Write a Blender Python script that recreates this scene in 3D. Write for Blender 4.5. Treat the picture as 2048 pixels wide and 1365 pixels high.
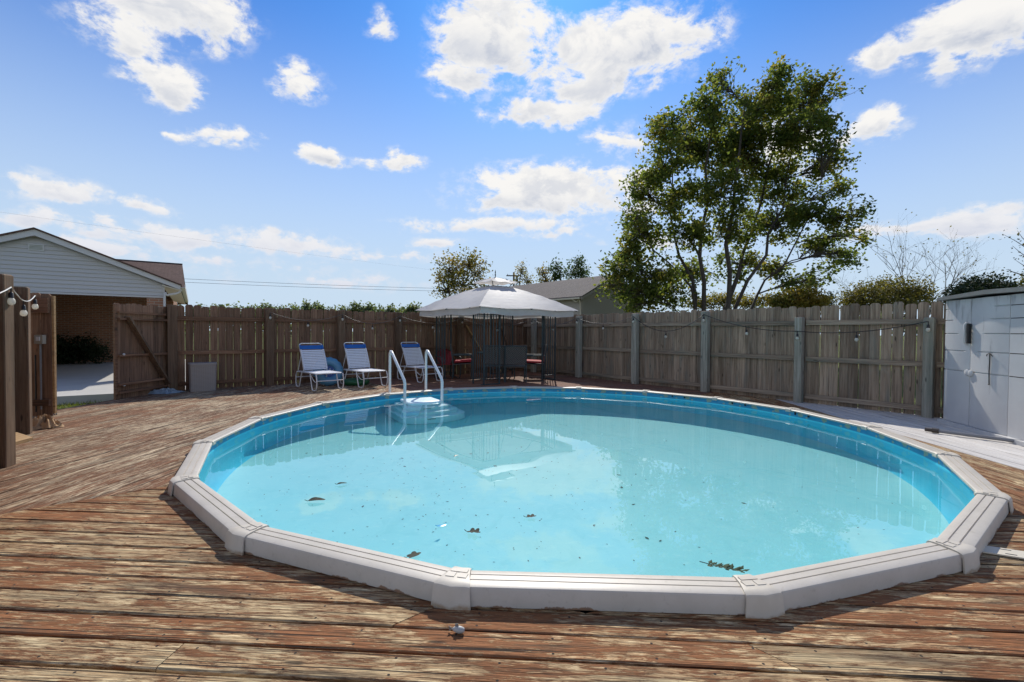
import bpy, bmesh, math, random
import numpy as np
from mathutils import Vector, Matrix, Euler

R = math.radians
random.seed(11)
SC = bpy.context.scene
for o in list(bpy.data.objects):
    bpy.data.objects.remove(o)
C = SC.collection

# ------------------------------------------------------------------ camera
EYE = 1.29
FOC, PITCH, ROLL = 943.07, -0.0195, -0.0072        # focal length in photo pixels (2048 wide), tilt, roll
cam = bpy.data.cameras.new('camera')
cam.sensor_width = 36.0
cam.lens = FOC / 2048 * 36.0
cam.clip_end = 3000
cam.clip_start = 0.05
camo = bpy.data.objects.new('camera', cam)
C.objects.link(camo)
_r0 = Vector((1, 0, 0)); _u0 = Vector((0, -math.sin(PITCH), math.cos(PITCH)))
_cr, _sr = math.cos(ROLL), math.sin(ROLL)
_e1 = _r0 * _cr - _u0 * _sr
_e2 = _r0 * _sr + _u0 * _cr
_e3 = _e1.cross(_e2)
camo.matrix_world = Matrix(((_e1.x, _e2.x, _e3.x, 0), (_e1.y, _e2.y, _e3.y, 0), (_e1.z, _e2.z, _e3.z, EYE), (0, 0, 0, 1)))
SC.camera = camo


def ray(px, py):
    a = (px - 1024) / FOC
    b = (682.5 - py) / FOC
    d = _e1 * a + _e2 * b - _e3
    return d / d.y


def at(px, py, Y):
    """point on the sight line of a photo pixel at the depth Y"""
    return Vector((0, 0, EYE)) + ray(px, py) * Y


def on(px, py, z=0.0):
    """point on the sight line of a photo pixel on the level z"""
    d = ray(px, py)
    return Vector((0, 0, EYE)) + d * ((z - EYE) / d.z)


# ------------------------------------------------------------------ light
SUN_EL, SUN_AZ = R(40), R(4)                        # azimuth from +Y towards +X
SC.view_settings.view_transform = 'Standard'
SC.view_settings.look = 'None'
SC.view_settings.exposure = 0.48
SC.view_settings.gamma = 1.0
SC.view_settings.use_curve_mapping = False
sund = bpy.data.lights.new('sun', 'SUN')
sund.energy = 3.2
sund.angle = R(0.53)
sund.color = (1.0, 0.95, 0.86)
suno = bpy.data.objects.new('sun', sund)
C.objects.link(suno)
_sd = Vector((math.sin(SUN_AZ) * math.cos(SUN_EL), math.cos(SUN_AZ) * math.cos(SUN_EL), math.sin(SUN_EL)))
suno.rotation_euler = _sd.to_track_quat('Z', 'Y').to_euler()
suno.location = (0, 30, 30)
try:
    sund.cycles.is_caustics_light = True
except Exception:
    pass


# ---- small node helper
class NT:
    def __init__(self, tree):
        self.t = tree
        self.n = tree.nodes
        self.l = tree.links

    def node(self, typ, **kw):
        n = self.n.new(typ)
        for k, v in kw.items():
            setattr(n, k, v)
        return n

    def put(self, sock, v):
        if v is None:
            return
        if hasattr(v, 'links') or isinstance(v, bpy.types.NodeSocket):
            self.l.new(v, sock)
        else:
            if sock.type == 'RGBA' and len(v) == 3:
                v = tuple(v) + (1,)
            sock.default_value = v

    def m(self, op, a, b=None, c=None, clamp=False):
        n = self.node('ShaderNodeMath', operation=op, use_clamp=clamp)
        for i, v in enumerate((a, b, c)):
            if v is not None:
                self.put(n.inputs[i], v)
        return n.outputs[0]

    def vm(self, op, a, b=None, c=None):
        n = self.node('ShaderNodeVectorMath', operation=op)
        for i, v in enumerate((a, b, c)):
            if v is not None:
                self.put(n.inputs[i], v)
        return n.outputs['Value'] if op in ('DOT_PRODUCT', 'LENGTH', 'DISTANCE') else n.outputs[0]

    def mix(self, f, a, b, blend='MIX'):
        n = self.node('ShaderNodeMix', data_type='RGBA', blend_type=blend)
        self.put(n.inputs[0], f)
        self.put(n.inputs[6], a)
        self.put(n.inputs[7], b)
        return n.outputs[2]

    def noise(self, vec, scale=5.0, detail=4.0, rough=0.55, dist=0.0, w=None):
        n = self.node('ShaderNodeTexNoise')
        if w is not None:
            n.noise_dimensions = '4D'
            self.put(n.inputs['W'], w)
        self.put(n.inputs['Vector'], vec)
        n.inputs['Scale'].default_value = scale
        n.inputs['Detail'].default_value = detail
        n.inputs['Roughness'].default_value = rough
        n.inputs['Distortion'].default_value = dist
        return n.outputs[0]

    def step(self, v, lo, hi):
        n = self.node('ShaderNodeMapRange', interpolation_type='SMOOTHSTEP')
        self.put(n.inputs[0], v)
        n.inputs[1].default_value = lo
        n.inputs[2].default_value = hi
        return n.outputs[0]

    def scale(self, vec, s):
        return self.vm('MULTIPLY', vec, s)


# ------------------------------------------------------------------ sky
world = bpy.data.worlds.new('World')
SC.world = world
world.use_nodes = True
wt = NT(world.node_tree)
for n in list(wt.n):
    wt.n.remove(n)
sky = wt.node('ShaderNodeTexSky', sky_type='NISHITA')
sky.sun_disc = False
sky.sun_elevation = SUN_EL
sky.sun_rotation = SUN_AZ
sky.altitude = 200
sky.air_density = 1.0
sky.dust_density = 0.35
sky.ozone_density = 3.0
SKY_STRENGTH = 0.056
tc = wt.node('ShaderNodeTexCoord')
dirv = wt.vm('NORMALIZE', tc.outputs['Generated'])
sep = wt.node('ShaderNodeSeparateXYZ')
wt.put(sep.inputs[0], dirv)
az = wt.m('ARCTAN2', sep.outputs[0], sep.outputs[1])
el = wt.m('ARCSINE', sep.outputs[2])
cmb = wt.node('ShaderNodeCombineXYZ')
wt.put(cmb.inputs[0], az)
wt.put(cmb.inputs[1], el)
AE = cmb.outputs[0]
# cumulus clouds: centre and half size of each as seen in the sky, (x, y, rx, ry, strength)
CLOUDS = [
    (290, -10, 190, 85, 1.0), (250, 70, 110, 50, .8), (330, 165, 75, 45, .9), (600, 172, 50, 45, .85),
    (755, 45, 28, 38, .7), (990, 60, 115, 110, 1.0), (940, 165, 85, 36, .75), (1230, 95, 190, 88, 1.1), (1090, 222, 110, 32, .9),
    (1200, 165, 150, 40, .7), (1300, 60, 120, 60, .6), (1235, 285, 60, 36, .7), (1110, 380, 200, 56, 1.15), (1190, 410, 110, 34, .9), (1000, 452, 190, 17, .75),
    (1130, 468, 90, 11, .6), (870, 486, 55, 14, .6), (1960, 50, 150, 75, 1.0), (1900, 115, 50, 34, .8), (1765, 115, 55, 36, .85),
    (1755, 252, 62, 34, .9), (1695, 284, 22, 13, .6), (1640, 272, 30, 14, .5), (440, 276, 80, 18, .9), (345, 265, 36, 12, .6), (655, 312, 50, 20, .85),
    (812, 318, 42, 20, .85), (742, 320, 30, 14, .5), (95, 378, 120, 34, 1.0), (20, 350, 60, 26, .7), (295, 412, 62, 17, .75), (215, 438, 42, 16, .8),
    (40, 440, 80, 26, .8), (330, 470, 230, 24, .7), (560, 490, 230, 22, .62), (760, 512, 140, 14, .55), (470, 525, 220, 14, .45), (200, 500, 160, 18, .5), (1850, 455, 190, 14, .75),
    (1980, 445, 120, 28, .95), (2020, 415, 80, 18, .8), (1760, 475, 120, 9, .55), (1560, 300, 120, 70, .55), (640, 560, 300, 16, .35), (1300, 480, 90, 14, .5),
]
warp = wt.noise(wt.scale(dirv, (7, 7, 11)), 1.0, 6, 0.65)
warp2 = wt.noise(wt.scale(wt.vm('ADD', dirv, (3.1, 1.7, 5.2)), (7, 7, 11)), 1.0, 5, 0.6)
wc = wt.node('ShaderNodeCombineXYZ')
wt.put(wc.inputs[0], wt.m('MULTIPLY_ADD', warp, 0.10, -0.05))
wt.put(wc.inputs[1], wt.m('MULTIPLY_ADD', warp2, 0.06, -0.03))
AEw = wt.vm('ADD', AE, wc.outputs[0])
cover = None
num = None
den = None
for (cx, cy, rx, ry, w) in CLOUDS:
    d0, d1, d2, d3 = ray(cx - rx, cy), ray(cx + rx, cy), ray(cx, cy - ry), ray(cx, cy + ry)
    a0, a1 = math.atan2(d0.x, d0.y), math.atan2(d1.x, d1.y)
    e0, e1 = math.asin(d2.normalized().z), math.asin(d3.normalized().z)
    ca, ce, ra, re = (a0 + a1) / 2, (e0 + e1) / 2, abs(a1 - a0) / 2, abs(e0 - e1) / 2
    q = wt.vm('MULTIPLY_ADD', AEw, (1 / ra, 1 / re, 0), (-ca / ra, -ce / re, 0))
    mm = wt.m('MULTIPLY', wt.m('SUBTRACT', 1.0, wt.m('MULTIPLY', wt.vm('LENGTH', q), .8)), w)
    mm0 = wt.m('MAXIMUM', mm, 0.0)
    sp = wt.node('ShaderNodeSeparateXYZ')
    wt.put(sp.inputs[0], q)
    hh = wt.m('MULTIPLY', mm0, sp.outputs[1])
    cover = mm if cover is None else wt.m('MAXIMUM', cover, mm)
    num = hh if num is None else wt.m('ADD', num, hh)
    den = mm0 if den is None else wt.m('ADD', den, mm0)
# unseen cumulus all round and overhead, thickened to make the fill light more neutral
gen = wt.noise(wt.scale(dirv, (2.6, 2.6, 4.5)), 1.0, 3, .5)
gen = wt.m('MULTIPLY', wt.m('SUBTRACT', gen, .49), 3.2)
outside = wt.m('MAXIMUM', wt.step(wt.m('ABSOLUTE', az), R(50), R(60)), wt.step(el, R(36), R(44)))
gen = wt.m('SUBTRACT', wt.m('MULTIPLY', gen, outside), wt.m('MULTIPLY', wt.m('SUBTRACT', 1.0, outside), 1.0))
cover = wt.m('MAXIMUM', cover, gen)
FS = (10, 10, 17)
fb = wt.noise(wt.scale(dirv, FS), 1.0, 10, .66, .35)
fb2 = wt.noise(wt.scale(dirv, (34, 34, 52)), 1.0, 6, .62)
# the same field a little towards the sun: where it is denser, this side lies in its shade
sunoff = wt.vm('ADD', dirv, tuple(_sd * .045))
fbs = wt.noise(wt.scale(sunoff, FS), 1.0, 5, .6, .35)
puff = wt.m('ADD', cover, wt.m('MULTIPLY_ADD', fb, 2.1, -1.03))
puff = wt.m('ADD', puff, wt.m('MULTIPLY_ADD', fb2, .7, -.35))
gate = wt.step(cover, -.16, .16)
core = wt.step(puff, .15, .54)
wisp = wt.m('MULTIPLY', wt.step(wt.m('ADD', puff, wt.m('MULTIPLY_ADD', fb2, 1.6, -.8)), -.10, .55), .34)
alpha = wt.m('MULTIPLY', wt.m('MAXIMUM', core, wisp), gate)
hrel = wt.m('DIVIDE', num, wt.m('MAXIMUM', den, .05))
thick = wt.step(puff, .22, .85)
self_sh = wt.step(wt.m('SUBTRACT', fbs, fb), -.06, .14)
base_sh = wt.step(wt.m('MULTIPLY_ADD', fb, 1.2, wt.m('MULTIPLY_ADD', hrel, -1.0, -.6)), -.2, .7)
under = wt.m('MULTIPLY', wt.m('MULTIPLY_ADD', self_sh, .55, wt.m('MULTIPLY', base_sh, .65)), thick, clamp=True)
CL_LIT, CL_SHADE = (12.1, 11.9, 11.6), (6.9, 7.5, 8.8)
ccol = wt.mix(under, CL_LIT, CL_SHADE)
ccol = wt.mix(wt.m('MULTIPLY', wt.step(el, R(17), R(4)), .8), ccol, (9.3, 9.7, 11.0))
skyc = sky.outputs[0]
SKY_TINT = (0.40, 1.05, 1.85)
skyc = wt.mix(1.0, skyc, SKY_TINT, 'MULTIPLY')
# pale air towards the horizon, all the way round
skyc = wt.mix(wt.step(el, R(37), R(2)), skyc, (7.5, 9.3, 11.2))
allc = wt.mix(alpha, skyc, ccol)
bg = wt.node('ShaderNodeBackground')
wt.put(bg.inputs[0], allc)
bg.inputs[1].default_value = SKY_STRENGTH
wo = wt.node('ShaderNodeOutputWorld')
wt.l.new(bg.outputs[0], wo.inputs[0])
try:
    world.cycles.sampling_method = 'MANUAL'
    world.cycles.sample_map_resolution = 1024
except Exception:
    pass
cy = SC.cycles
cy.use_denoising = True
try:
    cy.denoiser = 'OPENIMAGEDENOISE'
except Exception:
    pass
cy.max_bounces = 14
cy.diffuse_bounces = 7
cy.glossy_bounces = 7
cy.transmission_bounces = 12
cy.transparent_max_bounces = 12
cy.caustics_refractive = True
cy.caustics_reflective = True
cy.blur_glossy = 0.5
cy.sample_clamp_indirect = 6.0

# ------------------------------------------------------------------ materials


def new_mat(name):
    m = bpy.data.materials.new(name)
    m.use_nodes = True
    t = NT(m.node_tree)
    for n in list(t.n):
        t.n.remove(n)
    out = t.node('ShaderNodeOutputMaterial')
    return m, t, out


def principled(t, out, col, rough=.6, metal=0.0, spec=.5, normal=None, **kw):
    p = t.node('ShaderNodeBsdfPrincipled')
    t.put(p.inputs['Base Color'], col)
    t.put(p.inputs['Roughness'], rough)
    t.put(p.inputs['Metallic'], metal)
    t.put(p.inputs['Specular IOR Level'], spec)
    if normal is not None:
        t.put(p.inputs['Normal'], normal)
    for k, v in kw.items():
        t.put(p.inputs[k.replace('_', ' ')], v)
    t.l.new(p.outputs[0], out.inputs[0])
    return p


def bump(t, h, strength=.3, dist=.01):
    b = t.node('ShaderNodeBump')
    b.inputs['Strength'].default_value = strength
    b.inputs['Distance'].default_value = dist
    t.put(b.inputs['Height'], h)
    return b.outputs[0]


def obj_coords(t, rand=True):
    tc = t.node('ShaderNodeTexCoord')
    v = tc.outputs['Object']
    info = t.node('ShaderNodeObjectInfo')
    if rand:
        k = t.m('MULTIPLY', info.outputs['Random'], 53.0)
        c = t.node('ShaderNodeCombineXYZ')
        for i in range(3):
            t.put(c.inputs[i], k)
        v = t.vm('ADD', v, c.outputs[0])
    return v, info.outputs['Random']


def world_pos(t):
    return t.node('ShaderNodeNewGeometry').outputs['Position']


def simple(name, col, rough=.6, metal=0.0, var=.12, scale=6.0, bmp=.0, spec=.5):
    m, t, out = new_mat(name)
    v, rnd = obj_coords(t)
    n = t.noise(v, scale, 5, .6)
    f = t.m('MULTIPLY_ADD', n, 2 * var, 1 - var)
    c = t.node('ShaderNodeCombineXYZ')
    for i in range(3):
        t.put(c.inputs[i], f)
    cc = t.mix(1.0, tuple(col), c.outputs[0], 'MULTIPLY')
    nrm = bump(t, t.noise(v, scale * 12, 3, .6), bmp, .004) if bmp else None
    principled(t, out, cc, rough, metal, spec, nrm)
    return m


def wood(name, grain, pale, mid, dark, stain=None, stain_amt=.5, blotch=(.05, .045, .04), blotch_amt=.3, bmp=.5, moss=None, tone=.25, knot=True):
    """weathered boards; grain is the local axis (0,1,2) the fibres run along"""
    m, t, out = new_mat(name)
    v, rnd = obj_coords(t)

    def st(a, b):
        s = [b, b, b]
        s[grain] = a
        return t.scale(v, tuple(s))
    g1 = t.noise(st(1.1, 34), 1.0, 5, .65, .3)
    g2 = t.noise(st(2.5, 120), 1.0, 3, .6)
    g3 = t.noise(st(.7, 7), 1.0, 4, .6)
    col = t.mix(t.step(g1, .34, .66), mid, pale)
    col = t.mix(t.m('MULTIPLY', t.step(g2, .56, .70), .75), col, dark)
    col = t.mix(t.m('MULTIPLY', t.step(g3, .55, .72), blotch_amt), col, blotch)
    hgt = t.m('ADD', t.m('MULTIPLY', g1, .6), t.m('MULTIPLY', t.step(g2, .72, .5), .6))
    if stain:
        # three states of the old stain: intact orange brown, half gone, bare silvered wood
        p = t.noise(st(3.2, 19), 1.0, 10, .74, .7)
        p2 = t.noise(st(12, 85), 1.0, 5, .7, .4)
        low = t.noise(world_pos(t), .9, 3, .55)
        k = t.m('ADD', t.m('MULTIPLY_ADD', p, .72, t.m('MULTIPLY', p2, .46)), t.m('MULTIPLY_ADD', low, .34, -.26))
        k = t.m('ADD', k, t.m('MULTIPLY_ADD', rnd, .08, -.04))
        e = .5 + (.5 - stain_amt) * .4
        half = t.step(k, e - .085, e - .015)
        full = t.step(k, e + .005, e + .045)
        tone1 = t.mix(t.step(p2, .35, .65), tuple(x * .95 for x in stain), tuple(x * .55 for x in stain))
        worn = t.mix(t.step(p2, .32, .68), t.mix(.45, mid, stain), t.mix(.55, dark, mid))
        col = t.mix(t.m('MULTIPLY', half, .85), col, worn)
        col = t.mix(t.m('MULTIPLY', full, .9), col, tone1)
        hgt = t.m('ADD', hgt, t.m('MULTIPLY', full, .3))
        # screw heads in pairs over the joists
        ob = t.node('ShaderNodeTexCoord').outputs['Object']
        so_ = t.node('ShaderNodeSeparateXYZ')
        t.put(so_.inputs[0], ob)
        fx = t.m('MULTIPLY', t.m('SUBTRACT', t.m('FRACT', t.m('MULTIPLY_ADD', so_.outputs[0], 1 / .41, rnd)), .5), .41)
        fy = t.m('SUBTRACT', t.m('ABSOLUTE', so_.outputs[1]), .046)
        dd = t.m('SQRT', t.m('ADD', t.m('MULTIPLY', fx, fx), t.m('MULTIPLY', fy, fy)))
        screw = t.step(dd, .0068, .0045)
        # fine dark fibres over everything, darker weathered patches, long checks
        fb_ = t.noise(st(3.5, 190), 1.0, 3, .65)
        col = t.mix(t.m('MULTIPLY', t.step(fb_, .54, .66), .6), col, tuple(x * .9 for x in dark))
        wd = t.noise(st(1.3, 8), 1.0, 5, .68, .5)
        col = t.mix(t.m('MULTIPLY', t.step(wd, .53, .68), .58), col, (.085, .066, .042))
        ck = t.noise(st(.8, 70), 1.0, 2, .5)
        col = t.mix(t.m('MULTIPLY', t.step(ck, .63, .67), .9), col, (.02, .014, .01))
        col = t.mix(screw, col, (.03, .024, .02))
        hgt = t.m('SUBTRACT', hgt, t.m('ADD', t.m('MULTIPLY', t.step(ck, .61, .67), .8), t.m('MULTIPLY', t.step(fb_, .5, .66), .35)))
    if moss:
        g4 = t.noise(st(.9, 5), 1.0, 4, .6)
        col = t.mix(t.m('MULTIPLY', t.step(g4, .5, .7), .55), col, moss)
    if knot:
        s = [9, 9, 9]
        s[grain] = 2.3
        vo = t.node('ShaderNodeTexVoronoi', feature='F1')
        t.put(vo.inputs['Vector'], t.scale(v, tuple(s)))
        vo.inputs['Scale'].default_value = 1.0
        kk = t.m('MULTIPLY', t.step(vo.outputs['Distance'], .13, .05), .75)
        col = t.mix(kk, col, tuple(x * .6 for x in dark))
    f = t.m('MULTIPLY_ADD', rnd, 2 * tone, 1 - tone)
    c = t.node('ShaderNodeCombineXYZ')
    for i in range(3):
        t.put(c.inputs[i], f)
    col = t.mix(1.0, col, c.outputs[0], 'MULTIPLY')
    principled(t, out, col, .82, 0, .25, bump(t, hgt, bmp, .006))
    return m


MAT = {}
MAT['deck'] = wood('worn stained decking', 0, (.80, .62, .35), (.52, .345, .175), (.052, .034, .02), stain=(.34, .125, .042), stain_amt=.56, blotch=(.15, .11, .062), blotch_amt=.5, bmp=.9, tone=.14)
MAT['deck_left'] = wood('worn decking left', 0, (.78, .63, .42), (.42, .295, .18), (.047, .032, .02), stain=(.27, .108, .046), stain_amt=.53, blotch=(.13, .10, .065), blotch_amt=.6, bmp=.9, tone=.16)
MAT['deck_pale'] = wood('bleached decking', 0, (.66, .63, .59), (.52, .48, .44), (.16, .13, .11), blotch=(.36, .31, .27), blotch_amt=.35, bmp=.4, tone=.08, knot=False)
MAT['deck_back'] = wood('red stained decking', 0, (.45, .36, .26), (.27, .20, .14), (.05, .036, .026), stain=(.27, .115, .068), stain_amt=.68, blotch=(.11, .085, .06), blotch_amt=.5, bmp=.5, tone=.18)
MAT['joist'] = simple('dark joist wood', (.025, .018, .013), .9)
MAT['picket_left'] = wood('brown fence boards', 2, (.285, .168, .105), (.172, .10, .06), (.045, .028, .018), blotch=(.07, .05, .036), blotch_amt=.45, bmp=.5, tone=.22)
MAT['picket_right'] = wood('grey fence boards', 2, (.38, .285, .205), (.215, .155, .105), (.05, .036, .025), blotch=(.09, .066, .045), blotch_amt=.55, bmp=.7, moss=(.19, .19, .16), tone=.3)
MAT['rail_left'] = wood('brown fence rails', 0, (.28, .155, .09), (.165, .088, .05), (.03, .02, .014), blotch=(.03, .024, .02), blotch_amt=.6, bmp=.5)
MAT['rail_right'] = wood('grey fence rails', 0, (.38, .30, .22), (.235, .175, .125), (.06, .045, .03), blotch=(.08, .08, .07), blotch_amt=.5, bmp=.5, moss=(.13, .15, .125))
MAT['post_left'] = wood('brown posts', 2, (.20, .13, .082), (.125, .078, .048), (.04, .027, .018), blotch=(.07, .05, .035), blotch_amt=.4, bmp=.5, tone=.1)
MAT['post_right'] = wood('grey green posts', 2, (.38, .36, .30), (.25, .235, .19), (.05, .05, .04), blotch=(.12, .12, .10), blotch_amt=.5, bmp=.5, moss=(.15, .18, .15), tone=.1)
MAT['fresh_wood'] = wood('yellow pine', 0, (.46, .30, .15), (.36, .22, .10), (.12, .07, .03), bmp=.3, tone=.1)
MAT['resin'] = simple('rail resin', (.62, .60, .56), .45, 0, .05, 3, .15)
MAT['white_tube'] = simple('white enamel tube', (.74, .73, .71), .35, 0, .05, 4)
MAT['strap'] = simple('white vinyl strap', (.76, .77, .80), .45, 0, .06, 8)
MAT['strap_blue'] = simple('blue vinyl strap', (.02, .13, .42), .45, 0, .08, 8)
MAT['pvc'] = simple('white pvc', (.78, .79, .78), .3, 0, .03, 3)
MAT['step_white'] = simple('white step plastic', (.70, .86, .90), .35, 0, .04, 3)
MAT['dark_metal'] = simple('dark green metal', (.055, .075, .08), .5, .3, .15, 8)
MAT['black'] = simple('black plastic', (.012, .012, .012), .45)
MAT['grey_tube'] = simple('grey tube', (.22, .22, .23), .4, .2)
MAT['concrete'] = simple('concrete', (.46, .44, .40), .85, 0, .16, 1.2, .3)
MAT['siding'] = simple('white vinyl siding', (.56, .55, .53), .55, 0, .05, 2)
MAT['siding_tan'] = simple('tan vinyl siding', (.38, .34, .285), .6, 0, .06, 2)
MAT['trim'] = simple('white trim', (.62, .61, .59), .5, 0, .05, 2)
MAT['trim_cream'] = simple('cream soffit', (.62, .56, .44), .6, 0, .06, 2)
MAT['cushion_red'] = simple('red cushion', (.40, .02, .03), .8, 0, .15, 12, .2)
MAT['red_metal'] = simple('red painted metal', (.30, .015, .02), .4, 0, .1)


def bulb_mat():
    m, t, out = new_mat('milky bulb glass')
    p = t.node('ShaderNodeBsdfPrincipled')
    t.put(p.inputs['Base Color'], (.9, .88, .80))
    p.inputs['Roughness'].default_value = .15
    tr = t.node('ShaderNodeBsdfTranslucent')
    t.put(tr.inputs[0], (.95, .93, .84))
    mx = t.node('ShaderNodeMixShader')
    mx.inputs[0].default_value = .6
    t.l.new(p.outputs[0], mx.inputs[1])
    t.l.new(tr.outputs[0], mx.inputs[2])
    t.l.new(mx.outputs[0], out.inputs[0])
    return m


MAT['bulb'] = bulb_mat()
MAT['cord_white'] = simple('pale cord', (.55, .54, .50), .5)
MAT['ground_cloth'] = simple('tan cloth', (.40, .25, .13), .9, 0, .2, 14, .4)
MAT['taupe'] = None


def mesh_fabric():
    m, t, out = new_mat('woven chair sling')
    v, rnd = obj_coords(t, False)
    w = t.node('ShaderNodeTexWave', wave_type='BANDS', bands_direction='DIAGONAL')
    t.put(w.inputs[0], v)
    w.inputs['Scale'].default_value = 14
    w.inputs['Distortion'].default_value = 3
    c = t.mix(t.step(w.outputs[1], .4, .6), (.045, .04, .036), (.13, .11, .095))
    principled(t, out, c, .7)
    return m


MAT['sling'] = mesh_fabric()


def wicker():
    m, t, out = new_mat('taupe woven resin')
    v, rnd = obj_coords(t, False)
    w = t.node('ShaderNodeTexWave', wave_type='BANDS', bands_direction='Z')
    t.put(w.inputs[0], v)
    w.inputs['Scale'].default_value = 12
    w.inputs['Distortion'].default_value = .3
    w2 = t.node('ShaderNodeTexWave', wave_type='BANDS', bands_direction='X')
    t.put(w2.inputs[0], v)
    w2.inputs['Scale'].default_value = 10
    k = t.m('ADD', w.outputs[1], t.m('MULTIPLY', w2.outputs[1], .5))
    c = t.mix(t.step(k, .2, 1.2), (.27, .23, .20), (.37, .32, .28))
    principled(t, out, c, .6, 0, .4, bump(t, k, .4, .004))
    return m


MAT['taupe'] = wicker()


def brick_mat():
    m, t, out = new_mat('red brown brick')
    tc = t.node('ShaderNodeTexCoord')
    s = t.node('ShaderNodeSeparateXYZ')
    t.put(s.inputs[0], tc.outputs['Object'])
    c = t.node('ShaderNodeCombineXYZ')
    t.put(c.inputs[0], t.m('ADD', s.outputs[0], s.outputs[1]))
    t.put(c.inputs[1], s.outputs[2])
    b = t.node('ShaderNodeTexBrick')
    t.put(b.inputs['Vector'], c.outputs[0])
    b.inputs['Scale'].default_value = 1.0
    b.inputs['Brick Width'].default_value = .215
    b.inputs['Row Height'].default_value = .075
    b.inputs['Mortar Size'].default_value = .008
    b.inputs['Color1'].default_value = (.42, .19, .105, 1)
    b.inputs['Color2'].default_value = (.27, .125, .075, 1)
    b.inputs['Mortar'].default_value = (.42, .37, .30, 1)
    n = t.noise(tc.outputs['Object'], 3, 5, .6)
    col = t.mix(t.m('MULTIPLY', n, .4), b.outputs[0], (.16, .095, .065))
    principled(t, out, col, .85, 0, .3, bump(t, t.m('SUBTRACT', 1.0, b.outputs['Fac']), .5, .008))
    return m


MAT['brick'] = brick_mat()


def shingle(name, c1, c2):
    m, t, out = new_mat(name)
    tc = t.node('ShaderNodeTexCoord')
    b = t.node('ShaderNodeTexBrick')
    s = t.node('ShaderNodeSeparateXYZ')
    t.put(s.inputs[0], tc.outputs['Object'])
    c = t.node('ShaderNodeCombineXYZ')
    t.put(c.inputs[0], s.outputs[0])
    t.put(c.inputs[1], t.m('MULTIPLY', s.outputs[1], 1.08))
    t.put(b.inputs['Vector'], c.outputs[0])
    b.inputs['Scale'].default_value = 1.0
    b.inputs['Brick Width'].default_value = .3
    b.inputs['Row Height'].default_value = .14
    b.inputs['Mortar Size'].default_value = .012
    b.inputs['Color1'].default_value = c1 + (1,)
    b.inputs['Color2'].default_value = c2 + (1,)
    b.inputs['Mortar'].default_value = tuple(x * .4 for x in c1) + (1,)
    n = t.noise(tc.outputs['Object'], 9, 4, .7)
    n2 = t.noise(tc.outputs['Object'], 60, 2, .7)
    col = t.mix(t.step(n, .35, .7), b.outputs[0], tuple(x * .72 for x in c2))
    col = t.mix(t.m('MULTIPLY', t.step(n2, .5, .7), .4), col, tuple(min(1, x * 1.6) for x in c1))
    principled(t, out, col, .9, 0, .2, bump(t, n2, .5, .01))
    return m


MAT['shingle_brown'] = shingle('brown shingles', (.17, .105, .085), (.12, .075, .06))
MAT['shingle_grey'] = shingle('grey shingles', (.19, .165, .155), (.135, .115, .108))


def canopy_mat():
    m, t, out = new_mat('grey canopy cloth')
    v, rnd = obj_coords(t, False)
    n = t.noise(v, 2.2, 5, .6)
    n2 = t.noise(t.scale(v, (2, 2, 22)), 1.0, 4, .6, .5)
    col = t.mix(t.step(n, .3, .75), (.70, .67, .635), (.60, .57, .54))
    d = t.node('ShaderNodeBsdfPrincipled')
    t.put(d.inputs['Base Color'], col)
    d.inputs['Roughness'].default_value = .6
    d.inputs['Specular IOR Level'].default_value = .22
    nb = bump(t, n2, .35, .02)
    t.put(d.inputs['Normal'], nb)
    tr = t.node('ShaderNodeBsdfTranslucent')
    t.put(tr.inputs[0], (.74, .71, .66))
    mx = t.node('ShaderNodeMixShader')
    mx.inputs[0].default_value = .25
    t.l.new(d.outputs[0], mx.inputs[1])
    t.l.new(tr.outputs[0], mx.inputs[2])
    t.l.new(mx.outputs[0], out.inputs[0])
    return m


MAT['canopy'] = canopy_mat()


def leaf_mat(name, cols, trans=.45, gloss=.06):
    m, t, out = new_mat(name)
    g = t.node('ShaderNodeNewGeometry')
    r = g.outputs['Random Per Island']
    cr = t.node('ShaderNodeValToRGB')
    e = cr.color_ramp.elements
    n = len(cols)
    while len(e) < n:
        e.new(.5)
    for i, c in enumerate(cols):
        e[i].position = i / max(1, n - 1)
        e[i].color = tuple(c) + (1,)
    low = t.noise(g.outputs['Position'], .8, 3, .5)
    t.put(cr.inputs[0], t.m('ADD', t.m('MULTIPLY', r, .55), t.m('MULTIPLY_ADD', t.step(low, .35, .68), .5, -.03), clamp=True))
    d = t.node('ShaderNodeBsdfPrincipled')
    t.put(d.inputs['Base Color'], cr.outputs[0])
    d.inputs['Roughness'].default_value = .6
    d.inputs['Specular IOR Level'].default_value = .2
    tr = t.node('ShaderNodeBsdfTranslucent')
    t.put(tr.inputs[0], t.mix(1.0, cr.outputs[0], (1.5, 1.55, .8), 'MULTIPLY'))
    mx = t.node('ShaderNodeMixShader')
    mx.inputs[0].default_value = trans
    t.l.new(d.outputs[0], mx.inputs[1])
    t.l.new(tr.outputs[0], mx.inputs[2])
    t.l.new(mx.outputs[0], out.inputs[0])
    return m


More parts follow.
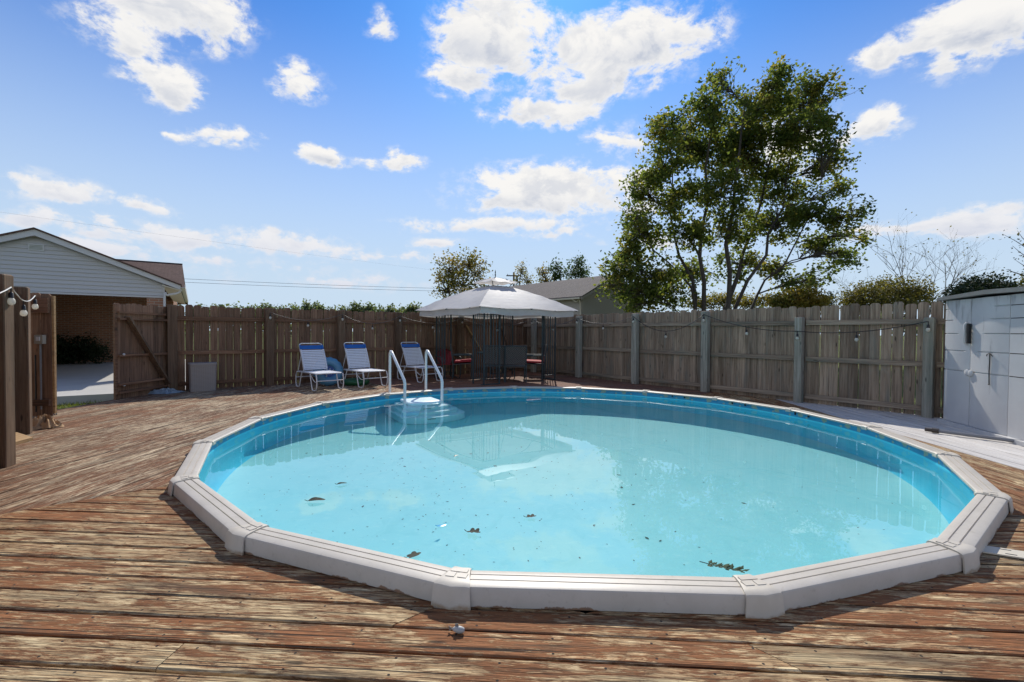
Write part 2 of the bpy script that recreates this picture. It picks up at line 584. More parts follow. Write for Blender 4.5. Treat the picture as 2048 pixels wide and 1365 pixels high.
MAT['leaf_big'] = leaf_mat('maple leaves', [(.075, .105, .034), (.12, .155, .045), (.17, .18, .05), (.27, .20, .055)], .62)
MAT['leaf_yellow'] = leaf_mat('yellowing leaves', [(.09, .11, .035), (.16, .15, .04), (.25, .19, .045), (.27, .17, .04)], .5)
MAT['leaf_green'] = leaf_mat('green leaves', [(.05, .08, .03), (.07, .11, .036), (.10, .13, .04)], .4)
MAT['leaf_dark'] = leaf_mat('dark evergreen leaves', [(.022, .035, .016), (.03, .048, .022), (.05, .065, .03)], .15)
MAT['leaf_olive'] = leaf_mat('olive autumn leaves', [(.09, .10, .035), (.15, .13, .04), (.21, .17, .045), (.16, .16, .045)], .4)
MAT['leaf_far'] = leaf_mat('hazed far leaves', [(.12, .16, .085), (.15, .18, .095), (.18, .19, .10)], .45)  # colours lightened to paint in the haze of distance
MAT['bark'] = simple('bark', (.075, .06, .048), .9, 0, .3, 5, .6)
MAT['bark_pale'] = simple('bare twigs', (.13, .105, .085), .9, 0, .2, 5)


def grass_mat():
    m, t, out = new_mat('lawn')
    p = world_pos(t)
    n = t.noise(p, .4, 5, .6)
    n2 = t.noise(p, 14, 4, .6)
    c = t.mix(t.step(n, .3, .7), (.075, .105, .022), (.12, .13, .03))
    c = t.mix(t.m('MULTIPLY', t.step(n2, .45, .7), .5), c, (.04, .06, .015))
    principled(t, out, c, .9, 0, .1, bump(t, n2, .6, .03))
    return m


MAT['lawn'] = grass_mat()
MAT['blade'] = leaf_mat('grass blades', [(.07, .11, .02), (.11, .14, .03), (.17, .17, .05)], .4)


def water_mat():
    m, t, out = new_mat('pool water')
    g = t.node('ShaderNodeBsdfGlass')
    g.inputs['IOR'].default_value = 1.333
    g.inputs['Roughness'].default_value = 0.0
    g.inputs['Color'].default_value = (.965, .995, 1, 1)
    t.l.new(g.outputs[0], out.inputs[0])
    return m


MAT['water'] = water_mat()


def liner_wall():
    m, t, out = new_mat('printed pool liner')
    uv = t.node('ShaderNodeUVMap')
    s = t.node('ShaderNodeSeparateXYZ')
    t.put(s.inputs[0], uv.outputs[0])
    u, z = s.outputs[0], s.outputs[1]
    base = t.mix(t.step(t.noise(world_pos(t), 4, 4, .6), .3, .7), (.085, .66, .84), (.12, .69, .86))
    # printed border above the water line: blue band with straw coloured fossil motifs
    band = t.mix(t.step(t.noise(t.scale(uv.outputs[0], (5, 22, 1)), 1.0, 4, .6), .35, .7), (.03, .26, .47), (.05, .33, .53))

    def motif(period, off, zc, rx, rz, seed):
        uu = t.m('SUBTRACT', t.m('FRACT', t.m('MULTIPLY_ADD', u, 1 / period, off)), .5)
        q = t.node('ShaderNodeCombineXYZ')
        t.put(q.inputs[0], t.m('MULTIPLY', uu, period / rx))
        t.put(q.inputs[1], t.m('DIVIDE', t.m('SUBTRACT', z, zc), rz))
        d = t.vm('LENGTH', q.outputs[0])
        nn = t.noise(t.scale(uv.outputs[0], (42, 46, 1)), 1.0, 3, .6, w=seed)
        return t.step(t.m('ADD', d, t.m('MULTIPLY_ADD', nn, 1.5, -.75)), 1.0, .75)
    a = motif(.43, .1, .035, .055, .034, 1.3)
    b = motif(.31, .55, .01, .022, .018, 5.1)
    c = motif(.37, .3, .062, .018, .014, 9.1)
    k = t.m('MAXIMUM', t.m('MAXIMUM', a, b), c)
    band = t.mix(t.m('MULTIPLY', k, .7), band, (.42, .42, .22))
    col = t.mix(t.step(z, -.012, -.004), base, band)
    principled(t, out, col, .4, 0, .4)
    return m


MAT['liner_wall'] = liner_wall()


def liner_floor():
    m, t, out = new_mat('pale pool floor liner')
    p = world_pos(t)
    n = t.noise(p, 1.1, 5, .6, .6)
    n2 = t.noise(t.scale(p, (9, 14, 9)), 1.0, 5, .65)
    n3 = t.noise(p, 45, 3, .6)
    c = t.mix(t.step(n, .25, .75), (.335, .745, .725), (.395, .775, .745))
    c = t.mix(t.m('MULTIPLY', t.step(n2, .52, .74), .6), c, (.48, .83, .77))  # paler mottle painted in for wrinkles and ripple light
    n4 = t.noise(p, 3.4, 6, .66, 1.2)
    c = t.mix(t.m('MULTIPLY', t.step(n4, .50, .70), .35), c, (.25, .65, .63))  # darker mottle, liner wrinkles and ripple light put into the colour
    c = t.mix(t.m('MULTIPLY', t.step(n3, .64, .74), .4), c, (.16, .46, .54))
    principled(t, out, c, .5, 0, .3)
    return m


MAT['liner_floor'] = liner_floor()


def rust_resin():
    """off white coated steel rail with a dirty, rust nibbled lower edge"""
    m, t, out = new_mat('coated rail')
    v, rnd = obj_coords(t, True)
    tc = t.node('ShaderNodeTexCoord')
    s = t.node('ShaderNodeSeparateXYZ')
    t.put(s.inputs[0], tc.outputs['Object'])
    z = s.outputs[2]
    n = t.noise(v, 5, 5, .65)
    n2 = t.noise(v, 26, 4, .65)
    base = t.mix(t.step(n, .3, .75), (.56, .505, .425), (.50, .45, .37))
    base = t.mix(t.m('MULTIPLY', t.step(n2, .56, .74), .45), base, (.38, .33, .26))
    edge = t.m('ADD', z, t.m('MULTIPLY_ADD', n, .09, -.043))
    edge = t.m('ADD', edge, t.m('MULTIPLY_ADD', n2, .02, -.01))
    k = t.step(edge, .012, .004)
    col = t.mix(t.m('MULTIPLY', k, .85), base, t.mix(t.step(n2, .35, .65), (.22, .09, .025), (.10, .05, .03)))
    principled(t, out, col, .45, 0, .45, bump(t, n2, .08, .003))
    return m


MAT['rail'] = rust_resin()


def shed_mat():
    m, t, out = new_mat('grey resin shed')
    v, rnd = obj_coords(t, False)
    n = t.noise(v, 2.0, 5, .6)
    n2 = t.noise(v, 90, 3, .6)
    s = t.node('ShaderNodeSeparateXYZ')
    t.put(s.inputs[0], v)
    stain = t.step(t.m('ADD', t.noise(t.scale(v, (9, 9, 1.6)), 1.0, 5, .6), t.m('MULTIPLY', s.outputs[2], .12)), .72, .9)
    c = t.mix(t.step(n, .3, .7), (.58, .575, .565), (.52, .515, .51))
    c = t.mix(t.m('MULTIPLY', stain, .6), c, (.15, .14, .135))
    principled(t, out, c, .55, 0, .4, bump(t, n2, .35, .003))
    return m


MAT['shed'] = shed_mat()


def leaf_litter(name, c):
    return simple(name, c, .6, 0, .3, 30)


# ------------------------------------------------------------------ mesh building


class MB:
    def __init__(self):
        self.v, self.f = [], []

    def add(self, vs, fs):
        b = len(self.v)
        self.v += [tuple(p) for p in vs]
        self.f += [tuple(i + b for i in f) for f in fs]

    def box(self, c, s, rz=0.0, rot=None):
        hx, hy, hz = s[0] / 2, s[1] / 2, s[2] / 2
        M = (rot if rot is not None else Matrix.Rotation(rz, 3, 'Z'))
        P = []
        for z in (-hz, hz):
            for x, y in ((-hx, -hy), (hx, -hy), (hx, hy), (-hx, hy)):
                P.append(M @ Vector((x, y, z)) + Vector(c))
        self.add(P, [(3, 2, 1, 0), (4, 5, 6, 7), (0, 1, 5, 4), (1, 2, 6, 5), (2, 3, 7, 6), (3, 0, 4, 7)])
        return self

    def beam(self, a, b, w, h, up=(0, 0, 1)):
        a, b = Vector(a), Vector(b)
        x = (b - a)
        L = x.length
        x.normalize()
        y = Vector(up).cross(x)
        y.normalize()
        z = x.cross(y)
        self.box((a + b) / 2, (L, w, h), rot=Matrix((x, y, z)).transposed())
        return self

    def tube(self, path, r, n=8, closed=False):
        P = [Vector(p) for p in path]
        k = len(P)
        rs = r if isinstance(r, (list, tuple)) else [r] * k
        base = len(self.v)
        prev = None
        for i, p in enumerate(P):
            if closed:
                t = P[(i + 1) % k] - P[i - 1]
            else:
                t = P[min(i + 1, k - 1)] - P[max(i - 1, 0)]
            t.normalize()
            if prev is None:
                a = Vector((0, 0, 1)) if abs(t.z) < .9 else Vector((1, 0, 0))
                u = t.cross(a).normalized()
            else:
                u = (prev - t * prev.dot(t)).normalized()
            prev = u
            w = t.cross(u)
            for j in range(n):
                th = 2 * math.pi * j / n
                self.v.append(tuple(p + (u * math.cos(th) + w * math.sin(th)) * rs[i]))
        for i in range(k if closed else k - 1):
            for j in range(n):
                a = base + i * n + j
                b = base + i * n + (j + 1) % n
                c = base + ((i + 1) % k) * n + (j + 1) % n
                d = base + ((i + 1) % k) * n + j
                self.f.append((a, b, c, d))
        if not closed:
            self.f.append(tuple(base + j for j in reversed(range(n))))
            self.f.append(tuple(base + (k - 1) * n + j for j in range(n)))
        return self

    def lathe(self, prof, n=24, c=(0, 0, 0)):
        base = len(self.v)
        for (r, z) in prof:
            for j in range(n):
                a = 2 * math.pi * j / n
                self.v.append((c[0] + r * math.cos(a), c[1] + r * math.sin(a), c[2] + z))
        for i in range(len(prof) - 1):
            for j in range(n):
                self.f.append((base + i * n + j, base + i * n + (j + 1) % n, base + (i + 1) * n + (j + 1) % n, base + (i + 1) * n + j))
        self.f.append(tuple(base + j for j in reversed(range(n))))
        self.f.append(tuple(base + (len(prof) - 1) * n + j for j in range(n)))
        return self

    def prism(self, poly, off):
        """poly: 3d points of one face (counter-clockwise seen from the +off side), extruded by -off"""
        n = len(poly)
        off = Vector(off)
        P = [Vector(p) for p in poly]
        self.add(P + [p - off for p in P], [tuple(range(n)), tuple(range(2 * n - 1, n - 1, -1))] +
                 [((i + 1) % n, i, n + i, n + (i + 1) % n) for i in range(n)])
        return self

    def mesh(self, name, mat=None, smooth=None, recalc=True):
        me = bpy.data.meshes.new(name)
        me.from_pydata(self.v, [], self.f)
        if recalc:
            bm = bmesh.new()
            bm.from_mesh(me)
            bmesh.ops.recalc_face_normals(bm, faces=bm.faces)
            bm.to_mesh(me)
            bm.free()
        if mat is not None:
            me.materials.append(mat)
        if smooth is not None:
            me.polygons.foreach_set('use_smooth', [True] * len(me.polygons))
            me.set_sharp_from_angle(angle=R(smooth))
        me.update()
        return me

    def build(self, name, mat, parent=None, smooth=None, loc=None, rot=None, recalc=True):
        o = bpy.data.objects.new(name, self.mesh(name, mat, smooth, recalc))
        C.objects.link(o)
        o.parent = parent
        if loc is not None:
            o.location = loc
        if rot is not None:
            o.rotation_euler = rot
        return o


def place(name, me, parent=None, loc=(0, 0, 0), rot=(0, 0, 0), scale=(1, 1, 1)):
    o = bpy.data.objects.new(name, me)
    C.objects.link(o)
    o.parent = parent
    o.location = loc
    o.rotation_euler = rot
    o.scale = scale
    return o


def tag(o, label, cat, group=None):
    o['label'] = label
    o['category'] = cat
    if group:
        o['group'] = group
    return o


def thing(name, label, cat, loc=(0, 0, 0), rz=0.0, group=None):
    o = bpy.data.objects.new(name, None)
    o.empty_display_size = .1
    C.objects.link(o)
    o.location = loc
    o.rotation_euler = (0, 0, rz)
    return tag(o, label, cat, group)


def struct(o):
    o['kind'] = 'structure'
    return o


def stuff(o):
    o['kind'] = 'stuff'
    return o


def dup(root, label, loc=None, rz=None):
    r = root.copy()
    C.objects.link(r)
    r['label'] = label
    if loc is not None:
        r.location = loc
    if rz is not None:
        r.rotation_euler = (0, 0, rz)
    for ch in list(root.children):
        c = ch.copy()
        C.objects.link(c)
        c.parent = r
        for g in list(ch.children):
            d = g.copy()
            C.objects.link(d)
            d.parent = c
    return r


def smooth_path(pts, n=6):
    """Catmull-Rom through points"""
    P = [Vector(p) for p in pts]
    out = []
    for i in range(len(P) - 1):
        p0, p1, p2, p3 = P[max(i - 1, 0)], P[i], P[i + 1], P[min(i + 2, len(P) - 1)]
        for k in range(n):
            t = k / n
            out.append(.5 * ((2 * p1) + (p2 - p0) * t + (2 * p0 - 5 * p1 + 4 * p2 - p3) * t * t + (3 * p1 - p0 - 3 * p2 + p3) * t ** 3))
    out.append(P[-1])
    return out


# ------------------------------------------------------------------ ground, slab
PC = Vector((0.601, 6.251, 0))           # centre of the pool
R_IN = 3.99                              # water side corners of the top rail
R_WALL = 4.0
PHASE = R(-102.2)
GZ = -0.30
mb = MB()
N = 96
radii = [4.25, 7, 12, 25, 60, 160, 420, 900]
for r in radii:
    for j in range(N):
        a = 2 * math.pi * j / N
        mb.v.append((PC.x + r * math.cos(a), PC.y + r * math.sin(a), GZ))
for i in range(len(radii) - 1):
    for j in range(N):
        mb.f.append((i * N + j, (i + 1) * N + j, (i + 1) * N + (j + 1) % N, i * N + (j + 1) % N))
struct(mb.build('ground', MAT['lawn']))

HD = Vector((math.cos(R(34)), math.sin(R(34)), 0))        # along the gable of the brick house
HN = Vector((-math.sin(R(34)), math.cos(R(34)), 0))       # away from the camera
SLAB_Z = -0.12
s0 = Vector((-9.1, 9.98, SLAB_Z))
mb = MB()
for (a0, a1, b0, b1) in ((-13, 1.9, 0, 2.55), (-13, 1.9, 2.562, 14)):
    q = [s0 + HD * a0 + HN * b0, s0 + HD * a1 + HN * b0, s0 + HD * a1 + HN * b1, s0 + HD * a0 + HN * b1]
    mb.prism(q, (0, 0, .30))
struct(mb.build('driveway', MAT['concrete']))

# grass blades near the gate
rg = np.random.default_rng(3)
n = 9000
base = np.stack([rg.uniform(-11.5, -7.35, n), rg.uniform(5.8, 11.6, n)], 1)
keep = ((base - np.array([s0.x, s0.y])) @ np.array([HN.x, HN.y])) < .12
base = base[keep]
n = len(base)
h = rg.uniform(.04, .10, n)
an = rg.uniform(0, 6.28, n)
w = .006
lean = rg.normal(0, .03, (n, 2))
V = np.zeros((n, 3, 3))
V[:, 0] = np.stack([base[:, 0] - w * np.cos(an), base[:, 1] - w * np.sin(an), np.full(n, GZ)], 1)
V[:, 1] = np.stack([base[:, 0] + w * np.cos(an), base[:, 1] + w * np.sin(an), np.full(n, GZ)], 1)
V[:, 2] = np.stack([base[:, 0] + lean[:, 0], base[:, 1] + lean[:, 1], GZ + h], 1)
me = bpy.data.meshes.new('grass')
me.from_pydata(V.reshape(-1, 3).tolist(), [], np.arange(3 * n).reshape(-1, 3).tolist())
me.materials.append(MAT['blade'])
o = bpy.data.objects.new('grass', me)
C.objects.link(o)
stuff(o)

# ------------------------------------------------------------------ fence lines
LD = Vector((math.cos(R(38)), math.sin(R(38)), 0))       # back left run
RD = Vector((.597, -.802, 0)).normalized()               # back right run (corner towards the shed)
G0 = Vector((-7.16, 9.93, 0))
KC = Vector((.377, 15.82, 0))                            # far corner
A0 = Vector((-4.70, 4.42, 0))                            # near post on the left
AD = Vector((-.667, .745, 0)).normalized()               # run of the near left fence

# ------------------------------------------------------------------ deck
DA = R(-3.5)
DX = Vector((math.cos(DA), math.sin(DA), 0))
DY = Vector((-math.sin(DA), math.cos(DA), 0))


def to_deck(p):
    q = Vector(p) - PC
    return q.dot(DX), q.dot(DY)


# deck outline half planes in world (point, inward normal)
HALF = [(G0 + Vector((-.616, .788, 0)) * .05, Vector((.616, -.788, 0))),
        (KC + Vector((.802, .597, 0)) * .05, Vector((-.802, -.597, 0))),
        (Vector((-7.27, 8, 0)), Vector((1, 0.02, 0)).normalized()),
        (A0 + Vector((-.745, -.667, 0)) * .25, Vector((.745, .667, 0))),
        (Vector((8.2, 5, 0)), Vector((-1, 0, 0))),
        (Vector((0, -1.3, 0)), Vector((0, 1, 0)))]
deck = MB()
ang = [2 * math.pi * j / 180 for j in range(180)]
inner, outer = [], []
for a in ang:
    d = Vector((math.cos(a), math.sin(a), 0))
    t = 30.0
    for (p, nrm) in HALF:
        den_ = d.dot(nrm)
        if den_ < -1e-6:
            t = min(t, (p - PC).dot(nrm) / den_)
    inner.append(PC + d * 4.16 + Vector((0, 0, -.075)))
    outer.append(PC + d * max(t, 4.2) + Vector((0, 0, -.075)))
k = len(ang)
deck.add(inner + outer, [(i, k + i, k + (i + 1) % k, (i + 1) % k) for i in range(k)])
deck.add(outer + [p + Vector((0, 0, -.25)) for p in outer], [((i + 1) % k, i, k + i, k + (i + 1) % k) for i in range(k)])
for z0_, r0_, r1_ in ((-.037, 4.012, 4.3),):
    deck.add([PC + Vector((math.cos(a) * r0_, math.sin(a) * r0_, z0_)) for a in ang] + [PC + Vector((math.cos(a) * r1_, math.sin(a) * r1_, z0_)) for a in ang], [(i, k + i, k + (i + 1) % k, (i + 1) % k) for i in range(k)])
decko = struct(deck.build('deck', MAT['joist']))

TH = .035


def plank_mesh(xa0, xb0, xa1, xb1, v0, v1, nm, mat):
    """xa,xb: start and end at edge v0 and edge v1"""
    prof = [(v0, -TH), (v0, -.005), (v0 + .006, 0), (v1 - .006, 0), (v1, -.005), (v1, -TH)]
    mb = MB()
    for e in (0, 1):
        for (v, z) in prof:
            f = (v - v0) / (v1 - v0)
            x = (xa0 + (xa1 - xa0) * f) if e == 0 else (xb0 + (xb1 - xb0) * f)
            mb.v.append((x, v, z))
    n = len(prof)
    mb.f += [(i + n, i, (i + 1) % n, (i + 1) % n + n) for i in range(n)]
    mb.f = [tuple(reversed(f)) for f in mb.f]
    mb.f += [tuple(range(n)), tuple(range(2 * n - 1, n - 1, -1))]
    return mb


def lay_section(ax, ay, v_from, v_to, limits, mat_of, pitch=.1595, joints=None, flip=1):
    """rows of boards along ax (unit, world), stacked along ay, positions relative to the pool centre.
    limits: list of (a,b,c) with a*x+b*v+c >= 0 kept"""
    v = v_from
    row = 0
    while v < v_to - 1e-6:
        wv = pitch - random.uniform(.009, .017)
        v0, v1 = v, v + wv
        lo, hi = [-30.0, -30.0], [30.0, 30.0]
        for (a, b, c) in limits:
            for i, vv in enumerate((v0, v1)):
                if abs(a) < 1e-9:
                    if b * vv + c < 0:
                        hi[i] = -99
                    continue
                x = -(b * vv + c) / a
                if a > 0:
                    lo[i] = max(lo[i], x)
                else:
                    hi[i] = min(hi[i], x)
        pieces = []
        if min(hi) - max(lo) > -.12 and max(hi[0] - lo[0], hi[1] - lo[1]) > .08:
            hi = [max(hi[i], lo[i] + .002) for i in (0, 1)]
            rr = 4.03
            c = [math.sqrt(max(rr * rr - vv * vv, 0)) if abs(vv) < rr else 0 for vv in (v0, v1)]
            if max(c) > .0:
                c = [max(x, .001) for x in c]
                L = (lo[0], min(-c[0], hi[0]), lo[1], min(-c[1], hi[1]))
                Rr = (max(c[0], lo[0]), hi[0], max(c[1], lo[1]), hi[1])
                if max(L[1] - L[0], L[3] - L[2]) > .06:
                    pieces.append(L)
                if max(Rr[1] - Rr[0], Rr[3] - Rr[2]) > .06:
                    pieces.append(Rr)
            else:
                pieces.append((lo[0], hi[0], lo[1], hi[1]))
        out = []
        for (a0, b0, a1, b1) in pieces:
            cuts = []
            if joints and row in joints:
                cuts = [q for q in joints[row] if q[0] > max(a0, a1) + .2 and q[0] < min(b0, b1) - .2]
            elif min(b0, b1) - max(a0, a1) > 3.2 and random.random() < .6:
                cuts = [(random.uniform(max(a0, a1) + .8, min(b0, b1) - .8), 0.0)]
            s0_, s1_ = a0, a1
            for (cx, sl) in cuts:
                out.append((s0_, cx - .002 - sl * wv / 2, s1_, cx - .002 + sl * wv / 2))
                s0_, s1_ = cx + .002 - sl * wv / 2, cx + .002 + sl * wv / 2
            out.append((s0_, b0, s1_, b1))
        for (a0, b0, a1, b1) in out:
            a0, a1 = min(a0, b0 - .004), min(a1, b1 - .004)
            bad = False
            for vv, lo_, hi_ in ((v0, a0, b0), (v1, a1, b1)):
                if abs(vv) < 4.004:
                    cc_ = math.sqrt(4.004 ** 2 - vv * vv)
                    if lo_ > -cc_ + 1e-6 and hi_ < cc_ - 1e-6 and lo_ < hi_:
                        bad = True
            if bad:
                continue
            for q_, vv in ((0, v0), (1, v1)):
                if abs(vv) < 4.004:
                    cc_ = math.sqrt(4.004 ** 2 - vv * vv)
                    if q_ == 0:
                        if a0 > 0 and a0 < cc_:
                            a0 = cc_
                        if b0 < 0 and b0 > -cc_:
                            b0 = -cc_
                    else:
                        if a1 > 0 and a1 < cc_:
                            a1 = cc_
                        if b1 < 0 and b1 > -cc_:
                            b1 = -cc_
            x0 = (a0 + a1) / 2
            vm_ = (v0 + v1) / 2
            mid = PC + ax * ((a0 + b0) / 2) + ay * vm_
            mb = plank_mesh(a0 - x0, b0 - x0, a1 - x0, b1 - x0, v0 - vm_, v1 - vm_, 'plank', None)
            mt = mat_of(mid, row)
            o = mb.build('plank', mt, decko, None)
            M = Matrix((ax, ay, Vector((0, 0, 1)))).transposed().to_4x4()
            o.rotation_euler = (M.to_euler()[0], M.to_euler()[1], M.to_euler()[2] + random.uniform(-.0006, .0006))
            o.location = PC + ax * x0 + ay * vm_ + Vector((0, 0, random.uniform(-.003, .001)))
        v += pitch
        row += 1


def half_limits(ax, ay):
    L = []
    for (p, nrm) in HALF:
        # (PC + ax x + ay v - p).n >= 0
        L.append((ax.dot(nrm), ay.dot(nrm), (PC - p).dot(nrm)))
    return L


MO = .70
# front: boards along DX, v negative side;  keep v <= -|u| + MO
front_lim = half_limits(DX, DY) + [(-1, -1, MO), (1, -1, MO)]
fu, fv = to_deck((-.44, 2.08, 0))
gu, gv = to_deck((1.05, 1.80, 0))
V0 = -7.46
jr1 = int((fv - V0) / .1595)
jr2 = int((gv - V0) / .1595)
lay_section(DX, DY, V0, -2.2, front_lim, lambda m, r: MAT['deck'], joints={jr1: [(fu, 1.0)], jr2: [(gu, -1.0)], jr2 - 3: [(-1.6, 0)], jr2 - 2: [(2.2, 0)]})
# left: boards along DY; stacked along -DX ; u <= -v? region u < -( |v| ) + MO
LX, LY = DY, -DX          # x runs along DY, rows go to -DX
left_lim = half_limits(LX, LY) + [(1, 1, -MO), (-1, 1, MO)]
lay_section(LX, LY, 2.2, 8.4, left_lim, lambda m, r: MAT['deck_left'] if m.y < 8.2 else MAT['deck_left'])
# right: boards along DY, rows go to +DX
RX, RY = -DY, DX
right_lim = half_limits(RX, RY) + [(-1, 1, -MO), (1, 1, MO)]
lay_section(RX, RY, 2.2, 8.4, right_lim, lambda m, r: MAT['deck_pale'] if (m - PC).dot(DX) > 4.42 else MAT['deck'])
# back: boards along DX, rows going away
lay_section(DX, DY, 2.2, 11.0, half_limits(DX, DY) + [(1, 1, -MO), (-1, 1, -MO)], lambda m, r: MAT['deck_back'])
# fascia board at the gate
MB().box((-7.29, 8.1, -.14), (.035, 3.2, .24), rz=R(-1)).build('fascia_board', MAT['joist'], decko)

# ------------------------------------------------------------------ pool
pool = thing('swimming_pool', 'round above ground pool sunk in the wooden deck with white segmented rim', 'swimming pool', PC)
FLOOR = -1.22
wm = MB()
nseg = 180
zs = [.07, .03, 0, -.03, -.1, -.4, -.8, FLOOR + .06, FLOOR]
rad = [R_WALL] * 7 + [R_WALL - .02, R_WALL - .10]
for i, z in enumerate(zs):
    for j in range(nseg + 1):
        a = 2 * math.pi * j / nseg
        wm.v.append((rad[i] * math.cos(a), rad[i] * math.sin(a), z))
for i in range(len(zs) - 1):
    for j in range(nseg):
        wm.f.append((i * (nseg + 1) + j, (i + 1) * (nseg + 1) + j, (i + 1) * (nseg + 1) + j + 1, i * (nseg + 1) + j + 1))
wall = wm.build('pool_wall', MAT['liner_wall'], pool, 60, recalc=False)
uvl = wall.data.uv_layers.new(name='UVMap')
for poly in wall.data.polygons:
    for li in poly.loop_indices:
        vi = wall.data.loops[li].vertex_index
        uvl.data[li].uv = ((vi % (nseg + 1)) * 2 * math.pi * R_WALL / nseg, zs[vi // (nseg + 1)])
fm = MB()
rr = [0.0001, 1, 2, 3, R_WALL - .09]
for r in rr:
    for j in range(72):
        a = 2 * math.pi * j / 72
        fm.v.append((r * math.cos(a), r * math.sin(a), FLOOR + .001))
for i in range(len(rr) - 1):
    for j in range(72):
        fm.f.append((i * 72 + j, (i + 1) * 72 + j, (i + 1) * 72 + (j + 1) % 72, i * 72 + (j + 1) % 72))
floor = fm.build('pool_floor', MAT['liner_floor'], pool, 60, recalc=False)

sw = MB()
for z in (-.3, .066):
    sw.v += [(4.008 * math.cos(2 * math.pi * j / 120), 4.008 * math.sin(2 * math.pi * j / 120), z) for j in range(120)]
sw.f += [(j, (j + 1) % 120, 120 + (j + 1) % 120, 120 + j) for j in range(120)]
sw.build('steel_wall', simple('dull steel wall', (.10, .09, .08), .7), pool, 60)
# small dark liner clips under the lip on the right
for a in (12, 15.5, 29, 32.5, 46, 49.5):
    for da in (0, .22):
        c_ = math.cos(R(a + da))
        s_ = math.sin(R(a + da))
        MB().box((3.962 * c_, 3.962 * s_, .052), (.012, .010, .045), rz=R(a + da)).build('liner_clip', MAT['black'], pool)
# rim profile (distance beyond the inner edge, height); inner edge first
AP = R_IN * math.cos(R(10))
ZT = .095
prof = [(.012, ZT - .030), (.0, ZT - .024), (.002, ZT - .006), (.010, ZT - .001), (.046, ZT), (.048, ZT - .006), (.053, ZT - .006), (.055, ZT),
        (.096, ZT + .001), (.098, ZT - .006), (.103, ZT - .006), (.105, ZT + .001), (.148, ZT + .001), (.160, ZT - .003), (.166, ZT - .012),
        (.172, .004), (.164, .002), (.158, ZT - .018), (.03, ZT - .018)]


def rail_mesh(profile, half_of, nm, mat, bend=False, smooth=35):
    """segment centred on +X; half_of(r, i) gives the half length at a distance r from the centre"""
    mb = MB()
    n = len(profile)
    ends = (-1, 1)
    for e in ends:
        for i, (d, z) in enumerate(profile):
            r = AP + d
            mb.v.append((r, e * half_of(r, i), z))
    mb.f += [(i, (i + 1) % n, (i + 1) % n + n, i + n) for i in range(n)]
    mb.f += [tuple(reversed(range(n))), tuple(range(n, 2 * n))]
    mb.f = [tuple(reversed(f)) for f in mb.f]
    return mb.mesh(nm, mat, smooth)


T10 = math.tan(R(10))
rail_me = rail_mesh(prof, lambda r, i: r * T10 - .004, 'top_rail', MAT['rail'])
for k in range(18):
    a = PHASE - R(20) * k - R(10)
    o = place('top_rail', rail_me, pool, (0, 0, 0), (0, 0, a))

# joint caps, bent round the corner
capp = [(-.006, ZT - .044), (-.011, ZT - .034), (-.010, ZT - .002), (.000, ZT + .007), (.030, ZT + .011), (.075, ZT + .0115), (.13, ZT + .012), (.156, ZT + .011),
        (.172, ZT + .003), (.179, ZT - .010), (.190, -.010), (.183, -.011), (.170, ZT - .018), (.02, ZT - .015)]


def cap_mesh():
    mb = MB()
    n = len(capp)
    # half width along the run for each profile point: narrow at the water, wide and slightly flared outside
    hw = [.044, .044, .044, .046, .050, .060, .078, .088, .090, .092, .100, .100, .09, .05]
    rings = []
    for e in (-1, -.72, 0, .72, 1):
        sgn = -1 if e < 0 else 1
        th = sgn * R(10) if e != 0 else 0
        ring = []
        for i, (d, z) in enumerate(capp):
            zz = z - (.003 if abs(e) == 1 and i not in (0, n - 1, n - 2, 11, 10) else 0)
            if e == 0:
                r = (AP + d) / math.cos(R(10))
                ring.append((r, 0.0, zz))
            else:
                # along the neighbouring segment, from the corner
                ap = AP + d
                s = ap * T10 - abs(e) * hw[i]
                # segment direction centred at angle th
                cx, cy_ = ap, -sgn * s
                ca, sa = math.cos(th), math.sin(th)
                ring.append((cx * ca - cy_ * sa, cx * sa + cy_ * ca, zz))
        rings.append(ring)
    for ring in rings:
        mb.v += ring
    for q in range(len(rings) - 1):
        for i in range(n):
            j = (i + 1) % n
            mb.f.append((q * n + i, q * n + j, (q + 1) * n + j, (q + 1) * n + i))
    mb.f += [tuple(reversed(range(n))), tuple((len(rings) - 1) * n + i for i in range(n))]
    mb.f = [tuple(reversed(f)) for f in mb.f]
    # raised tabs on top
    rc = (AP + .10) / math.cos(R(10))
    for (dx, dy, sx, sy) in ((-.062, 0, .030, .085), (-.018, -.030, .042, .044), (-.018, .030, .042, .044)):
        mb.box((rc + dx, dy, ZT + .0118), (sx, sy, .006))
    return mb.mesh('rail_cap', MAT['rail_cap'], 28)


MAT['rail_cap'] = MAT['resin']


def cap_mat():
    m, t, out = new_mat('moulded cap plastic')
    v, rnd = obj_coords(t, True)
    tc = t.node('ShaderNodeTexCoord')
    s = t.node('ShaderNodeSeparateXYZ')
    t.put(s.inputs[0], tc.outputs['Object'])
    n = t.noise(v, 6, 5, .65)
    n2 = t.noise(v, 40, 4, .65)
    base = t.mix(t.step(n, .3, .75), (.60, .54, .445), (.53, .47, .375))
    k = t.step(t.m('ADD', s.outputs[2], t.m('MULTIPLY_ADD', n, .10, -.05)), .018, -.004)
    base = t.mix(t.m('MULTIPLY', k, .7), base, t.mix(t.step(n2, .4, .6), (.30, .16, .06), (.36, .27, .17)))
    principled(t, out, base, .5, 0, .4, bump(t, n2, .1, .002))
    return m


MAT['rail_cap'] = cap_mat()
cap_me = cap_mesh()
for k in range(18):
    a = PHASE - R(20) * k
    place('rail_cap', cap_me, pool, (0, 0, 0), (0, 0, a))

